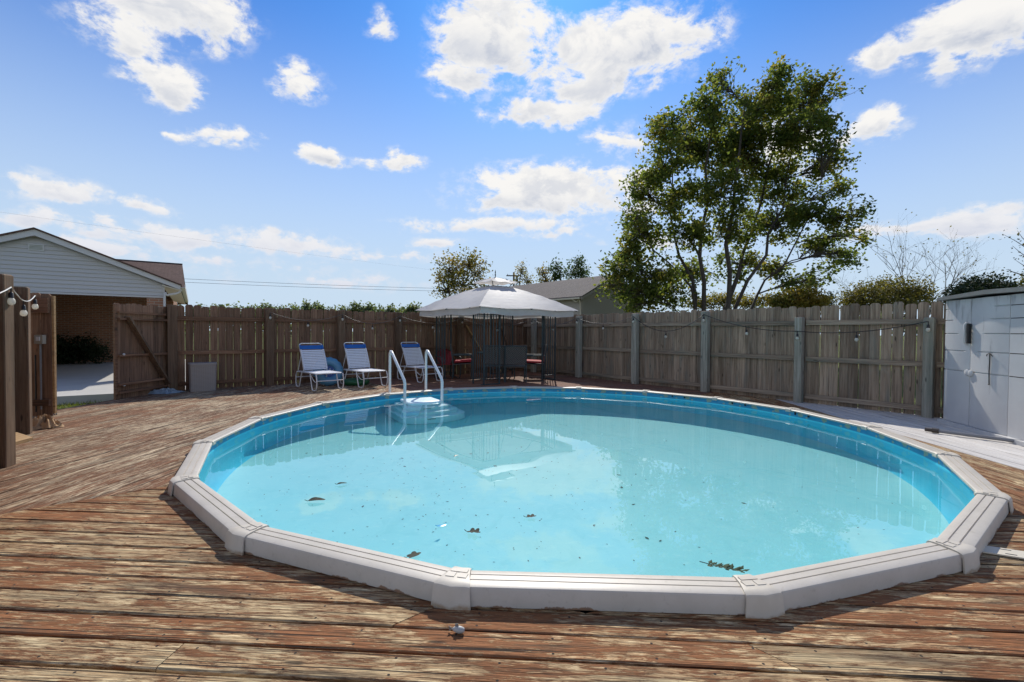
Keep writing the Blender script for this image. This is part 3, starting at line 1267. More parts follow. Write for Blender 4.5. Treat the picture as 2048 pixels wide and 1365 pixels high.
# water: gently uneven sheet
WZ = -.02
mb = MB()
rings = 60
seg = 144
mb.v.append((0, 0, 0))
rg = np.random.default_rng(5)
waves = [(rg.uniform(0, 6.28), rg.uniform(5, 12), rg.uniform(0, 6.28)) for _ in range(9)]


def wav(x, y):
    return 0.00016 * sum(math.sin((math.cos(a) * x + math.sin(a) * y) * f + p) / (f / 6) for a, f, p in waves)


for i in range(1, rings + 1):
    r = (R_WALL - .004) * i / rings
    for j in range(seg):
        a = 2 * math.pi * j / seg
        x, y = r * math.cos(a), r * math.sin(a)
        mb.v.append((x, y, wav(x, y)))
for j in range(seg):
    mb.f.append((0, 1 + j, 1 + (j + 1) % seg))
for i in range(rings - 1):
    for j in range(seg):
        a = 1 + i * seg
        mb.f.append((a + j, a + seg + j, a + seg + (j + 1) % seg, a + (j + 1) % seg))
water = struct(mb.build('water', MAT['water'], None, 180, recalc=False))
water.location = PC + Vector((0, 0, WZ))
RECEIVERS = [wall, floor]

# ------------------------------------------------------------------ pool steps with hand rails
ST = thing('pool_steps', 'white moulded drop in steps with two bent white handrails at far pool side', 'pool steps', (0, 0, 0))
po1, po2 = Vector((-2.40, 9.27, 0)), Vector((-1.76, 9.66, 0))
pi1, pi2 = Vector((-1.93, 8.50, 0)), Vector((-1.31, 8.86, 0))
sdir = ((pi1 - po1) + (pi2 - po2)).normalized()
sacr = Vector((-sdir.y, sdir.x, 0))
if sacr.dot(pi2 - pi1) < 0:
    sacr = -sacr
smid = (pi1 + pi2) / 2
treads = [(.004, .315, .07, .36), (-.24, .43, .30, .42), (-.50, .52, .50, .48), (-.76, .60, .70, .54)]
for q, (zt, hw, reach, back) in enumerate(treads):
    mb = MB()
    front = []
    for j in range(25):
        th = math.pi * j / 24
        # half round nose
        x = hw * math.cos(th)
        y = reach * 0.55 + (0.10 + reach * .45) * (math.sin(th) ** .7)
        front.append((x, y))
    outl = [(hw, -.42)] + front + [(-hw, -.42)]
    ring = []
    for dz, inset in ((0, .016), (-.012, .003), (-.03, 0), (-.05, .012), (-.26 if q < 3 else -.44, .0)):
        rr_ = []
        for (x, y) in outl:
            sx = x * (1 - inset / hw)
            rr_.append(smid + sacr * sx + sdir * (y - inset) + Vector((0, 0, zt + dz)))
        ring.append(rr_)
    n = len(outl)
    for r_ in ring:
        mb.v += [tuple(p) for p in r_]
    for a in range(len(ring) - 1):
        for i in range(n):
            j = (i + 1) % n
            mb.f.append((a * n + i, (a + 1) * n + i, (a + 1) * n + j, a * n + j))
    mb.f.append(tuple(range(n)))
    mb.f = [tuple(reversed(f)) for f in mb.f]
    o = mb.build('step_tread', MAT['step_white'], ST, 35)
    RECEIVERS.append(o)
    for s in (-1, 1):
        if q in (1, 3):
            vb = MB()
            for i in range(7):
                p = smid + sacr * (-hw * .35 + i * .022) + sdir * (reach * .55 + (.10 + reach * .45) * .975 + .004) + Vector((0, 0, zt - .11))
                vb.box(p, (.008, .012, .05), rz=math.atan2(sacr.y, sacr.x))
            if s == 1:
                vb.build('vent_slots', MAT['black'], ST)
for (po, pi_) in ((po1, pi1), (po2, pi2)):
    d = (pi_ - po)
    pts = [po + Vector((0, 0, 0.0)), po + Vector((0, 0, .80)), po + d * .015 + Vector((0, 0, .855)), po + d * .06 + Vector((0, 0, .888)), po + d * .13 + Vector((0, 0, .880)), po + d * .19 + Vector((0, 0, .845)),
           po + d * .96 + Vector((0, 0, .40)), pi_ + Vector((0, 0, .34)), pi_ + Vector((0, 0, -.72))]
    o = MB().tube(pts, .0265, 12).build('handrail', MAT['pvc'], ST, 50)
    RECEIVERS.append(o)
    MB().lathe([(.045, 0), (.045, .012), (.032, .02)], 16, po).build('flange', MAT['pvc'], ST, 40)

ST.location = (smid.x, smid.y, FLOOR)
for ch in ST.children:
    ch.location = Vector(ch.location) - ST.location

# ------------------------------------------------------------------ fences


def picket_mesh(w, h, mat, th=.017, z0=-.06):
    c = min(.028, w * .22)
    poly = [(-w / 2, 0, z0), (w / 2, 0, z0), (w / 2, 0, h - c), (w / 2 - c, 0, h), (-w / 2 + c, 0, h), (-w / 2, 0, h - c)]
    mb = MB()
    mb.prism(poly, (0, -th, 0))
    return mb.mesh('picket', mat)


def post_mesh(w, d, h, mat, name='post', top_cut=.0):
    mb = MB()
    e = .008
    for z, k in ((0, 0), (h - .012, 0), (h, .012)):
        x, y = w / 2 - k, d / 2 - k
        mb.v += [(-x + e, -y, z), (x - e, -y, z), (x, -y + e, z), (x, y - e, z), (x - e, y, z), (-x + e, y, z), (-x, y - e, z), (-x, -y + e, z)]
    for i in range(2):
        for j in range(8):
            mb.f.append((i * 8 + j, i * 8 + (j + 1) % 8, i * 8 + 8 + (j + 1) % 8, i * 8 + 8 + j))
    mb.f += [tuple(reversed(range(8))), tuple(range(16, 24))]
    return mb.mesh(name, mat)


PICK = {}
for side in ('left', 'right'):
    PICK[side] = [picket_mesh(w, h, MAT['picket_' + side]) for w, h in ((.142, 1.815), (.140, 1.80), (.139, 1.825), (.143, 1.79), (.141, 1.81))]


def run_pickets(root, x0, x1, side, gap, y=0.0, pitch=.15, hscale=1.0, jitter=.008):
    x = x0
    while x < x1 - .05:
        me = random.choice(PICK[side])
        place('picket', me, root, (x + pitch / 2, y + random.uniform(-.002, .003), random.uniform(-.006, jitter)), (random.uniform(-.004, .004), random.uniform(-.004, .004), 0), (1, 1, hscale * random.uniform(.995, 1.005)))
        x += pitch + gap()


def rails(root, spans, zs_, mat, y=-.035, h=.085, th=.038):
    for (a, b) in spans:
        for z in zs_:
            me = MB().box((0, 0, 0), (b - a, th, h)).mesh('rail', mat)
            place('rail', me, root, ((a + b) / 2, y + random.uniform(-.002, .002), z + random.uniform(-.006, .006)), (random.uniform(-.02, .02), random.uniform(-.0025, .0025), 0))


# back left run: local x along the run, +y outwards
FL = thing('privacy_fence', 'brown wooden privacy fence with light gaps behind the white lounge chairs', 'fence', G0, R(38))
LENL = 10.25
lp = [0, 1.83, 3.48, 5.03, 7.02, 9.62]
pm = post_mesh(.17, .15, 1.80, MAT['post_left'])
for i, x in enumerate(lp):
    place('post', pm, FL, (x, -.135, 0), (random.uniform(-.006, .006), random.uniform(-.006, .006), 0))
for a, b in zip(lp, lp[1:] + [LENL]):
    n = max(1, round((b - a) / .156))
sp = list(zip(lp[:-1], lp[1:])) + [(lp[-1], LENL)]
rails(FL, [(a + .09, b - .09) for a, b in sp], (.13, .80, 1.53), MAT['rail_left'], y=-.037)
x = 0.0
gaps = lambda: random.choice([.002, .004, .007, .009, .011])
run_pickets(FL, .08, LENL, 'left', gaps, pitch=.143)
for (xa, za, xb, zb) in ((7.25, 1.47, 8.05, .35), (8.55, 1.47, 9.0, .5)):
    MB().beam((xa, -.078, za), (xb, -.078, zb), .04, .09, up=(0, 1, 0)).build('brace', MAT['fresh_wood'] if xa < 8 else MAT['rail_left'], FL)

# back right run
FR = thing('privacy_fence', 'grey weathered privacy fence running from the gazebo to the resin shed', 'fence', KC, math.atan2(RD.y, RD.x))
LENR = 10.9
base_r = (Vector((4.365, 10.46, 0)) - KC).dot(RD)
rp = [(base_r - 5.97, 1.78), (base_r - 3.93, 1.76), (base_r - 1.92, 1.77), (base_r, 1.77), (base_r + 1.90, 1.60), (base_r + 3.77, 1.56)]
for x, h in rp:
    place('post', post_mesh(.155 if h > 1.7 else .13, .13, h, MAT['post_right']), FR, (x, -.125, 0), (random.uniform(-.006, .006), random.uniform(-.006, .006), 0))
rx = [0.0] + [x for x, h in rp] + [LENR]
rails(FR, [(a + .08, b - .08) for a, b in zip(rx, rx[1:])], (.12, .83, 1.50), MAT['rail_right'], y=-.037)
run_pickets(FR, .0, base_r + 2.0, 'right', lambda: random.choice([-.004, -.002, .001, .002]), pitch=.142)
run_pickets(FR, base_r + 2.05, LENR, 'right', lambda: random.choice([.004, .012, .018]), pitch=.142, hscale=1.0)
# it turns behind the shed
FT = thing('privacy_fence', 'short grey fence panel turning away behind the resin shed', 'fence', KC + RD * LENR, R(-14))
run_pickets(FT, 0, 2.6, 'right', lambda: .002, pitch=.142)
rails(FT, [(0.0, 2.6)], (.12, .83, 1.50), MAT['rail_right'], y=-.037)
place('post', post_mesh(.13, .13, 1.7, MAT['post_right']), FT, (1.6, -.125, 0))

# near left run, seen almost edge on
FA = thing('privacy_fence', 'tall brown fence seen nearly edge on at the left with two thick posts', 'fence', A0, math.atan2(AD.y, AD.x))
pb = post_mesh(.13, .19, 1.79, MAT['post_left'])
LNB = (Vector((-5.90, 5.78, 0)) - A0).dot(AD)
place('post', pb, FA, (0.02, .09, 0), (.004, -.006, R(-26)))
place('post', pb, FA, (LNB, .085, 0), (-.004, .004, R(-7)))
place('post', pb, FA, (-2.3, .09, 0))
rails(FA, [(-2.2, -.05), (.1, LNB - .08), (LNB + .08, LNB + 1.55)], (.16, .83, 1.53), MAT['rail_left'], y=.205 - .19)
run_pickets(FA, -2.4, LNB + 1.6, 'left', lambda: .004, y=.045, pitch=.142)
for o in FA.children:
    if o.name.startswith('picket') or o.name.startswith('rail'):
        o.location.y += .17
MB().box((.62, .10, 1.09), (.05, .10, .13)).build('latch_plate', MAT['trim_cream'], FA)

# wide gate post with junction box
cpos = on(84, 832)
GP = thing('gate_panel', 'dark open gate leaf edge on beside the gate opening with a junction box', 'gate', (cpos.x, cpos.y, 0), R(4))
for i in range(2):
    place('picket', PICK['left'][i], GP, (-.075 + i * .145, 0, 0), (0, 0, 0))
MB().box((.155, .03, .9), (.03, .035, 1.74)).build('edge_rail', MAT['fresh_wood'], GP)  # pale strip painted in for the sunlit edge of the leaf
MB().box((0, -.036, 1.63), (.28, .035, .22)).build('rail', MAT['rail_left'], GP)
MB().box((0, -.036, .2), (.28, .035, .09)).build('rail', MAT['rail_left'], GP)
jb = MB().box((.03, -.05, 1.13), (.115, .06, .13)).build('junction_box', simple('grey box', (.36, .33, .26), .6), GP)
MB().box((.03, -.085, 1.14), (.05, .012, .06)).build('cover', MAT['trim'], jb)
MB().tube([(.02, -.035, 1.06), (.02, -.035, .10)], .012, 8).build('conduit', MAT['grey_tube'], GP)
MB().tube([(-.05, -.035, .9), (-.05, -.035, .06)], .009, 6).build('conduit', MAT['black'], GP)

# gate leaf
gl = Vector((-7.22, 8.57, 0))
gv_ = (G0 - gl)
gv_.z = 0
GR = math.atan2(gv_.y, gv_.x)
GT = thing('wooden_gate', 'brown wooden gate leaf with diagonal brace standing shut at the left', 'gate', gl, GR)
GLn = gv_.length - .09
x = 0
while x < GLn - .05:
    place('picket', random.choice(PICK['left']), GT, (x + .066, .02, -.02), (0, random.uniform(-.004, .004), 0), (.9, 1, .985))
    x += .1275
for z, hh in ((1.60, .05), (1.475, .10), (.80, .075), (.27, .10), (.12, .085)):
    MB().beam((.04, -.018, z), (GLn, -.018, z + random.uniform(-.01, .01)), .038, hh, up=(0, 1, 0)).build('rail', MAT['rail_left'], GT)
MB().beam((.20, -.06, 1.52), (GLn - .06, -.06, .12), .04, .115, up=(0, 1, 0)).build('brace', MAT['post_left'], GT)
for z in (.82, .25):
    MB().lathe([(.022, 0), (.022, .015), (.012, .022)], 10).build('bolt_head', MAT['trim'], GT, None, (.13, -.045, z), (R(90), 0, 0))
MB().beam((.015, 0, .02), (.015, 0, 1.74), .05, .03, up=(0, 1, 0)).build('edge_strip', MAT['rail_left'], GT)

# ------------------------------------------------------------------ resin shed
SF0, SF1 = Vector((6.39, 6.94, 0)), Vector((6.06, 5.59, 0))
sx = (SF0 - SF1).normalized()
sa = math.atan2(sx.y, sx.x)
SH = thing('storage_shed', 'tall grey resin storage shed with double doors beside the fence', 'shed', SF0, sa + math.pi)
# local x runs from the far door edge towards the camera, +y to the front? front is -y*side
front = Vector((math.sin(sa + math.pi), -math.cos(sa + math.pi), 0))
fs = 1 if front.dot(Vector((-1, 0, 0))) > 0 else -1
# local -y points out of the doors when fs == 1
W, D, H = 1.78, .78, 1.80
F = -1 if fs == 1 else 1


def sbox(name, x0, x1, y0, y1, z0, z1, mat, parent=SH, bev=.0):
    mb = MB()
    mb.box(((x0 + x1) / 2, F * (y0 + y1) / 2, (z0 + z1) / 2), (x1 - x0, abs(y1 - y0), z1 - z0))
    return mb.build(name, mat, parent)


sbox('body', .01, W - .01, -D, -.03, .05, H - .01, MAT['shed'])
sbox('base', -.02, W + .02, -D - .02, .075, 0, .05, MAT['shed'])


def door(x0, x1, grooves):
    """slightly bowed door with moulded panel grooves; each groove is (height, from, to) as fractions of the width"""
    mb = MB()
    nx = 20
    zs_ = [.055]
    for g, f0, f1 in grooves:
        zs_ += [g - .009, g - .004, g + .004, g + .009]
    zs_ += [H - .015]
    for z in zs_:
        for i in range(nx + 1):
            t = i / nx
            bow = .020 * (1 - (2 * t - 1) ** 2)
            isg = any(abs(z - g) < .0045 and f0 - .01 <= t <= f1 + .01 for g, f0, f1 in grooves)
            mb.v.append((x0 + (x1 - x0) * t, F * (bow + .012 - (.016 if isg else 0)), z))
    m_ = len(zs_)
    for j in range(m_ - 1):
        for i in range(nx):
            mb.f.append((j * (nx + 1) + i, j * (nx + 1) + i + 1, (j + 1) * (nx + 1) + i + 1, (j + 1) * (nx + 1) + i))
    for i in (0, nx):
        b = len(mb.v)
        for j, z in enumerate(zs_):
            x = mb.v[j * (nx + 1) + i][0]
            mb.v.append((x, F * -.035, z))
        for j in range(m_ - 1):
            mb.f.append((j * (nx + 1) + i, (j + 1) * (nx + 1) + i, b + j + 1, b + j))
    return mb.build('door', MAT['shed'], SH, 30)


GV = [.79, 1.07, 1.31, 1.50, 1.66]
d1 = door(.0, .528, [(.79, 0, 1), (1.07, 0, .8), (1.31, 0, .55), (1.50, 0, .35), (1.66, 0, .18)])
d2 = door(.536, 1.20, [(.79, 0, 1), (1.07, .25, 1), (1.31, .45, 1), (1.50, .60, 1), (1.66, .70, 1)])
sbox('side_panel', 1.208, W, -.03, .012, .05, H - .012, MAT['shed'])
for g in GV:
    sbox('groove', 1.215, W - .02, .009, .0125, g - .005, g + .005, MAT['joist'])  # dark flat strips painting the shade of the moulded grooves
# roof: thick dark moulded slab with an overhang
mb = MB()
rp_ = [(-.05, H - .005), (W * .5, H + .02), (W + .06, H + .0), (W + .06, H + .05), (W * .5, H + .075), (-.05, H + .04)]
mb.prism([(x, F * .10, z) for x, z in rp_], (0, F * (D + .16), 0))
mb.build('roof', simple('stained dark resin', (.17, .175, .165), .7, 0, .35, 5, .2), SH)
hd = MB()
for i in range(4):
    hd.lathe([(.0, -.024), (.018, -.016), (.022, 0), (.018, .016), (.0, .024)], 12, (.478, F * .045, 1.20 + i * .062))
hd.tube([(.484, F * .03, 1.16), (.484, F * .055, 1.19), (.484, F * .055, 1.43), (.484, F * .03, 1.46)], .017, 8)
hd.build('handle', MAT['shed'], d1, 50)
MB().box((.55, F * .045, 1.31), (.035, .035, .27)).build('handle', MAT['black'], d2)
for xx, dd in ((.500, d1), (.572, d2)):
    lb = MB().lathe([(.045, 0), (.042, .012), (.02, .018)], 16)
    lb.build('latch', MAT['shed'], dd, 40, (xx, F * .026, .775), (R(90) if F < 0 else R(-90), 0, 0))
MB().tube([(.93, F * .04, 1.06), (.935, F * .042, .98), (.925, F * .04, .82), (.93, F * .04, .66)], .006, 6).build('cord', MAT['black'], d2)
kn = MB()
kn.tube([(.93, F * .042, 1.06), (.90, F * .05, 1.045), (.885, F * .045, 1.02)], .005, 6)
kn.tube([(.93, F * .042, 1.06), (.965, F * .05, 1.05), (.985, F * .045, 1.02)], .005, 6)
kn.lathe([(.0, -.012), (.012, 0), (.0, .012)], 8, (.93, F * .042, .66))
kn.build('bow', MAT['black'], d2)

# pole lying in front of it
p0, p1 = on(1850, 859, .035), on(2048, 884.5, .035)
dirp = (p1 - p0).normalized()
PL = thing('vacuum_pole', 'grey telescopic pole lying on the pale boards in front of the shed', 'pole', (p0.x, p0.y, 0), math.atan2(dirp.y, dirp.x))
MB().tube([(0.14, 0, .034), (2.6, 0, .034)], .021, 10).build('tube', MAT['grey_tube'], PL, 50)
MB().tube([(0, 0, .034), (.07, 0, .034), (.071, 0, .034), (.14, 0, .034)], [.024, .024, .031, .031], 10).build('coupling', simple('brown coupling', (.06, .045, .035), .5), PL, 40)

# white slotted strip sticking out from under the rim
q0, q1 = on(1971, 1103), on(2048, 1115)
dq = (q1 - q0).normalized()
SP_ = thing('slotted_strip', 'white slotted plastic strip lying on the boards at the right edge', 'plastic strip', (q0.x, q0.y, 0), math.atan2(dq.y, dq.x))
MB().box((.36, 0, .012), (1.0, .115, .008)).build('strip', MAT['trim_cream'], SP_)
for i in range(3):
    for yy in (-.033, .033):
        MB().box((.10 + i * .28, yy, .0166), (.05, .006, .002)).build('slot', MAT['black'], SP_)

# resin hamper by the gate
BN = thing('storage_bin', 'taupe woven look resin bin with flat lid standing against the fence by the gate', 'bin', on(402, 783, 0) + Vector((-.05, .13, 0)), R(38))


def rbox(w, d, z0, z1, rad, taper=0.0):
    mb = MB()
    n = 5
    for z, s in ((z0, 0), (z1, taper)):
        for cx, cy_, a0 in ((w / 2 - rad, d / 2 - rad, 0), (-w / 2 + rad, d / 2 - rad, 90), (-w / 2 + rad, -d / 2 + rad, 180), (w / 2 - rad, -d / 2 + rad, 270)):
            for i in range(n):
                a = R(a0 + 90 * i / (n - 1))
                mb.v.append(((cx + rad * math.cos(a)) * (1 + s), (cy_ + rad * math.sin(a)) * (1 + s), z))
    m_ = 4 * n
    mb.f += [(i, (i + 1) % m_, m_ + (i + 1) % m_, m_ + i) for i in range(m_)]
    mb.f += [tuple(reversed(range(m_))), tuple(range(m_, 2 * m_))]
    return mb


rbox(.46, .34, 0, .55, .04, .04).build('bin_body', MAT['taupe'], BN, 40)
rbox(.50, .38, .551, .59, .05, -.01).build('lid', simple('taupe lid', (.33, .29, .26), .55, 0, .06), BN, 40)

# crumpled plastic by the gate post


def crumple(name, label, cat, loc, rx_, ry_, hz, mat, seed, n=18, rz=0.0, sharp=.5):
    rgc = np.random.default_rng(seed)
    mb = MB()
    m_ = n
    ph = rgc.uniform(0, 6.28, (6, 2))
    for i in range(m_ + 1):
        for j in range(2 * m_):
            a = math.pi * 2 * j / (2 * m_)
            r = i / m_
            k = 1 + .18 * math.sin(3 * a + ph[0, 0]) + .10 * math.sin(7 * a + ph[1, 0])
            x, y = r * rx_ * k * math.cos(a), r * ry_ * k * math.sin(a)
            z = hz * (1 - r ** 2.2) * (.62 + .38 * math.sin(9 * r + 4 * a + ph[2, 0]) * sharp + .3 * math.sin(13 * a * 1.0 + 5 * r + ph[3, 0]) * r)
            z += rgc.normal(0, hz * .05)
            mb.v.append((x, y, max(z, .004)))
    for i in range(m_):
        for j in range(2 * m_):
            a, b = i * 2 * m_ + j, i * 2 * m_ + (j + 1) % (2 * m_)
            mb.f.append((a, b, b + 2 * m_, a + 2 * m_))
    o = mb.build(name, mat, None, 50 if sharp < .8 else None, loc, (0, 0, rz))
    return tag(o, label, cat)


crumple('plastic_sheet', 'crumpled bluish plastic sheet heaped at the foot of the gate', 'plastic sheet', on(331, 787), .30, .13, .10, simple('bluish plastic', (.22, .28, .32), .35, 0, .5, 14), 4, rz=R(38), sharp=1.0)
crumple('tan_cloth', 'crumpled tan cloth bundle lying on the deck behind the left post', 'cloth', on(88, 856), .17, .15, .19, MAT['ground_cloth'], 8, rz=R(20), sharp=.7)
wb = on(43, 893)
tag(MB().prism([(0, 0, .035), (.30, .0, .035), (.30, .16, .10), (0, .16, .10)], (0, 0, .035)).build('wood_block', MAT['fresh_wood'], None, None, (wb.x - .10, wb.y - .02, 0), (0, 0, R(100))), 'pale offcut of board propped at the foot of the nearest left post', 'board')
tag(MB().tube(smooth_path([on(98, 815, .02), on(96, 797, .19), on(101, 794, .21), on(108, 806, .1), on(113, 829, .01)], 5), .008, 6).build('black_cable', MAT['black'], None, 60), 'black cable looping from the dark gate leaf down to the deck', 'cable')

# fish shaped toy on the deck
fp = on(915, 1266)
FI = thing('fish_toy', 'tiny white fish shaped toy lying on the front deck boards', 'toy', (fp.x, fp.y, 0), R(170))
mb = MB()
for i in range(9):
    t = i / 8
    x = -.030 + .055 * t
    r = .0125 * math.sin(math.pi * min(1, (t * .9 + .12))) ** .7 + .002
    mb.v += [(x, r * math.cos(2 * math.pi * j / 10), .0145 + 1.05 * r * math.sin(2 * math.pi * j / 10)) for j in range(10)]
mb.f += [(i * 10 + j, i * 10 + (j + 1) % 10, i * 10 + 10 + (j + 1) % 10, i * 10 + 10 + j) for i in range(8) for j in range(10)]
mb.f += [tuple(reversed(range(10))), tuple(range(80, 90))]
mb.build('body', simple('dull white plastic', (.42, .41, .38), .5), FI, 60)
mb = MB()
mb.prism([(.020, .0015, .014), (.040, .0015, .027), (.037, .0015, .014), (.040, .0015, .003)], (0, .003, 0))
mb.build('tail_fin', simple('grey fin', (.22, .20, .18), .5), FI)
MB().prism([(-.006, .0015, .026), (-.002, .0015, .040), (.012, .0015, .036), (.009, .0015, .024)], (0, .003, 0)).build('back_fin', simple('grey fin', (.22, .20, .18), .5), FI)

# ------------------------------------------------------------------ string lights


def lights(label, anchors, bulbs, cordmat, cr=.006, bs=1.0, drop=.05):
    """anchors: world points of the cord; bulbs: world points on the cord from which a socket hangs"""
    root = thing('string_lights', label, 'string lights', anchors[0])
    o0 = Vector(anchors[0])
    MB().tube([Vector(p) - o0 for p in anchors], cr, 6).build('cord', cordmat, root, 60)
    for p in bulbs:
        q = Vector(p) - o0
        s = MB()
        s.tube([q, q + Vector((0, 0, -drop))], cr * .9, 6)
        s.lathe([(.010 * bs, 0), (.017 * bs, -.010 * bs), (.019 * bs, -.05 * bs), (.021 * bs, -.055 * bs)], 12, q + Vector((0, 0, -drop)))
        so = s.build('bulb_socket', MAT['black'], root, 50)
        MB().lathe([(.014 * bs, 0), (.026 * bs, -.014 * bs), (.030 * bs, -.034 * bs), (.026 * bs, -.054 * bs), (.012 * bs, -.066 * bs)], 14, q + Vector((0, 0, -drop - .052 * bs))).build('bulb', MAT['bulb'], so, 60)
    return root


def sag(a, b, d, n=10):
    a, b = Vector(a), Vector(b)
    return [a.lerp(b, i / n) - Vector((0, 0, d * 4 * (i / n) * (1 - i / n))) for i in range(n + 1)]


la = at(22, 575, 4.40)
lb_ = at(70, 592, 5.74)
lm = at(47, 602, 5.05)
cordp = sag(at(-60, 596, 3.6), la, .03, 6) + smooth_path([la, la.lerp(lm, .55) - Vector((0, 0, .012)), lm, lm.lerp(lb_, .5) - Vector((0, 0, .03)), lb_], 5)[1:]
lights('pale cord string lights with three white bulbs on the near left posts', cordp, [la, lm, lb_], MAT['cord_white'], .006, 1.02, .045)
# back fence
path, bul = [], []


def lpt(root_o, ang_, x, y, z):
    return Vector(root_o) + Matrix.Rotation(ang_, 3, 'Z') @ Vector((x, y, z))


pts = [lpt(G0, R(38), x, -.235, z) for x, z in zip(lp[1:], (1.70, 1.70, 1.70, 1.68, 1.68))]
for i, (a, b) in enumerate(zip(pts, pts[1:])):
    s_ = sag(a, b, .17 + .05 * (i % 2))
    path += s_ if not path else s_[1:]
    bul += [a, s_[5]]
bul.append(pts[-1])
lights('dark string lights draped along the brown back fence behind the gazebo', path, bul, simple('grey cord', (.16, .15, .14), .5), .0045, .9)
path, bul = [], []
RA = math.atan2(RD.y, RD.x)
zr = [1.70, 1.70, 1.70, 1.70, 1.34, 1.50]
pr = [lpt(KC, RA, x, -.215, z) for (x, h), z in zip(rp, zr)]
for i, (a, b) in enumerate(zip(pr, pr[1:])):
    s_ = sag(a, b, (.20, .17, .37, .10, .09)[i])
    path += s_ if not path else s_[1:]
    bul.append(a)
    bul.append(s_[5])
bul.append(pr[-1])
lights('black string lights sagging between the posts of the grey right fence', path, bul, MAT['black'], .007, .95)

# ------------------------------------------------------------------ lounge chairs


def make_lounger(loc, rz, label, foot_blue=False, back_deg=62):
    """local +x towards the foot end, y across"""
    root = thing('lounge_chair', label, 'lounge chair', loc, rz, 'white strap lounge chairs along the back fence')
    wd, zs_, r = .275, .36, .0125
    hinge = -.12
    foot = .66
    rear = -.50
    # seat frame: closed loop of tube
    loop = [(rear, -wd, zs_ - .01), (foot - .06, -wd, zs_ + .01), (foot - .015, -wd + .02, zs_ + .012), (foot, -wd + .07, zs_ + .012), (foot, wd - .07, zs_ + .012), (foot - .015, wd - .02, zs_ + .012), (foot - .06, wd, zs_ + .01), (rear, wd, zs_ - .01), (rear - .03, wd - .04, zs_ - .012), (rear - .03, -wd + .04, zs_ - .012)]
    MB().tube(loop, r, 8, True).build('seat_frame', MAT['white_tube'], root, 50)
    for s in (-1, 1):
        y = s * (wd + .012)
        fl = smooth_path([(foot - .01, y, zs_ + .005), (foot + .035, y, .25), (foot + .03, y, .11), (foot - .02, y, .025), (foot - .10, y, .014), (foot - .20, y, .016), (foot - .235, y, .05), (foot - .30, y, .22), (foot - .345, y, zs_ - .01)], 4)
        MB().tube(fl, r, 8).build('leg', MAT['white_tube'], root, 50)
        rl = smooth_path([(rear + .02, y, zs_ - .005), (rear - .05, y, .27), (rear - .065, y, .13), (rear - .03, y, .03), (rear + .05, y, .014), (rear + .13, y, .018), (rear + .17, y, .06), (rear + .26, y, .25), (rear + .32, y, zs_ - .01)], 4)
        MB().tube(rl, r, 8).build('leg', MAT['white_tube'], root, 50)
    for x, z in ((foot + .025, .22), (rear - .06, .22)):
        MB().tube([(x, -wd - .01, z), (x, wd + .01, z)], .010, 8).build('cross_bar', MAT['white_tube'], root, 50)
    br = smooth_path([(foot + .02, -wd, .21), (foot - .16, -wd + .02, .19), (foot - .34, -wd + .03, .26), (foot - .42, -wd + .02, zs_ - .01)], 5)
    MB().tube(br, .009, 6).build('brace', MAT['white_tube'], root, 50)
    # back
    a = R(back_deg)
    ca, sa_ = math.cos(a), math.sin(a)

    def bp(u, y, off=0):
        # slightly curved back
        k = .05 * math.sin(math.pi * min(1, u / .72))
        return (hinge - u * ca - off * sa_ + k * sa_ * .6 - .02, y, zs_ + .01 + u * sa_ - off * ca - k * ca * .6)
    BL = .70
    pth = [bp(u, -wd + .02) for u in (0, .15, .3, .45, .6, BL - .05)] + [bp(BL - .015, -wd + .035), bp(BL, -wd + .08), bp(BL, wd - .08), bp(BL - .015, wd - .035)] + [bp(u, wd - .02) for u in (BL - .05, .6, .45, .3, .15, 0)]
    bf = MB().tube(pth, r, 8).build('back_frame', MAT['white_tube'], root, 50)
    MB().tube([bp(.42, -wd + .02, .015), (rear + .03, -wd, zs_ - .02)], .008, 6).build('prop', MAT['white_tube'], root, 50)
    MB().tube([bp(.42, wd - .02, .015), (rear + .03, wd, zs_ - .02)], .008, 6).build('prop', MAT['white_tube'], root, 50)
    # straps
    n = 12

    def strap(p0, p1, q0, q1, mat, nm='strap', t=.004):
        mb = MB()
        nn = (Vector(p1) - Vector(p0)).cross(Vector(q0) - Vector(p0)).normalized() * t
        mb.prism([p0, p1, q1, q0], nn)
        # wraps round the tubes
        for e0, e1 in ((p0, p1), (q0, q1)):
            c = (Vector(e0) + Vector(e1)) / 2
            mb.beam(Vector(e0) - nn * 3, Vector(e1) - nn * 3, .030, .030)
        return mb.build(nm, mat, root)
    hw = wd - .025
    u = .035
    for i in range(n):
        u1 = u + .034
        strap(bp(u, -hw, -.014), bp(u1, -hw, -.014), bp(u, hw, -.014), bp(u1, hw, -.014), MAT['strap'])
        u += .0425
    strap(bp(.555, -hw, -.014), bp(.645, -hw, -.014), bp(.555, hw, -.014), bp(.645, hw, -.014), MAT['strap_blue'], 'blue_strap')
    x = hinge + .03
    i = 0
    while x < foot - .05:
        blue = (foot_blue and x > foot - .36) or (not foot_blue and x > foot - .10)
        strap((x, -hw, zs_ + .02), (x + .038, -hw, zs_ + .02), (x, hw, zs_ + .02), (x + .038, hw, zs_ + .02), MAT['strap_blue'] if (foot_blue and blue) else MAT['strap'], 'blue_strap' if (foot_blue and blue) else 'strap')
        x += .0445
    return root


def lounge_at(fl, rl, label, **k):
    """front left foot and front right foot in photo pixels"""
    a, b = on(*fl), on(*rl)
    return a, b


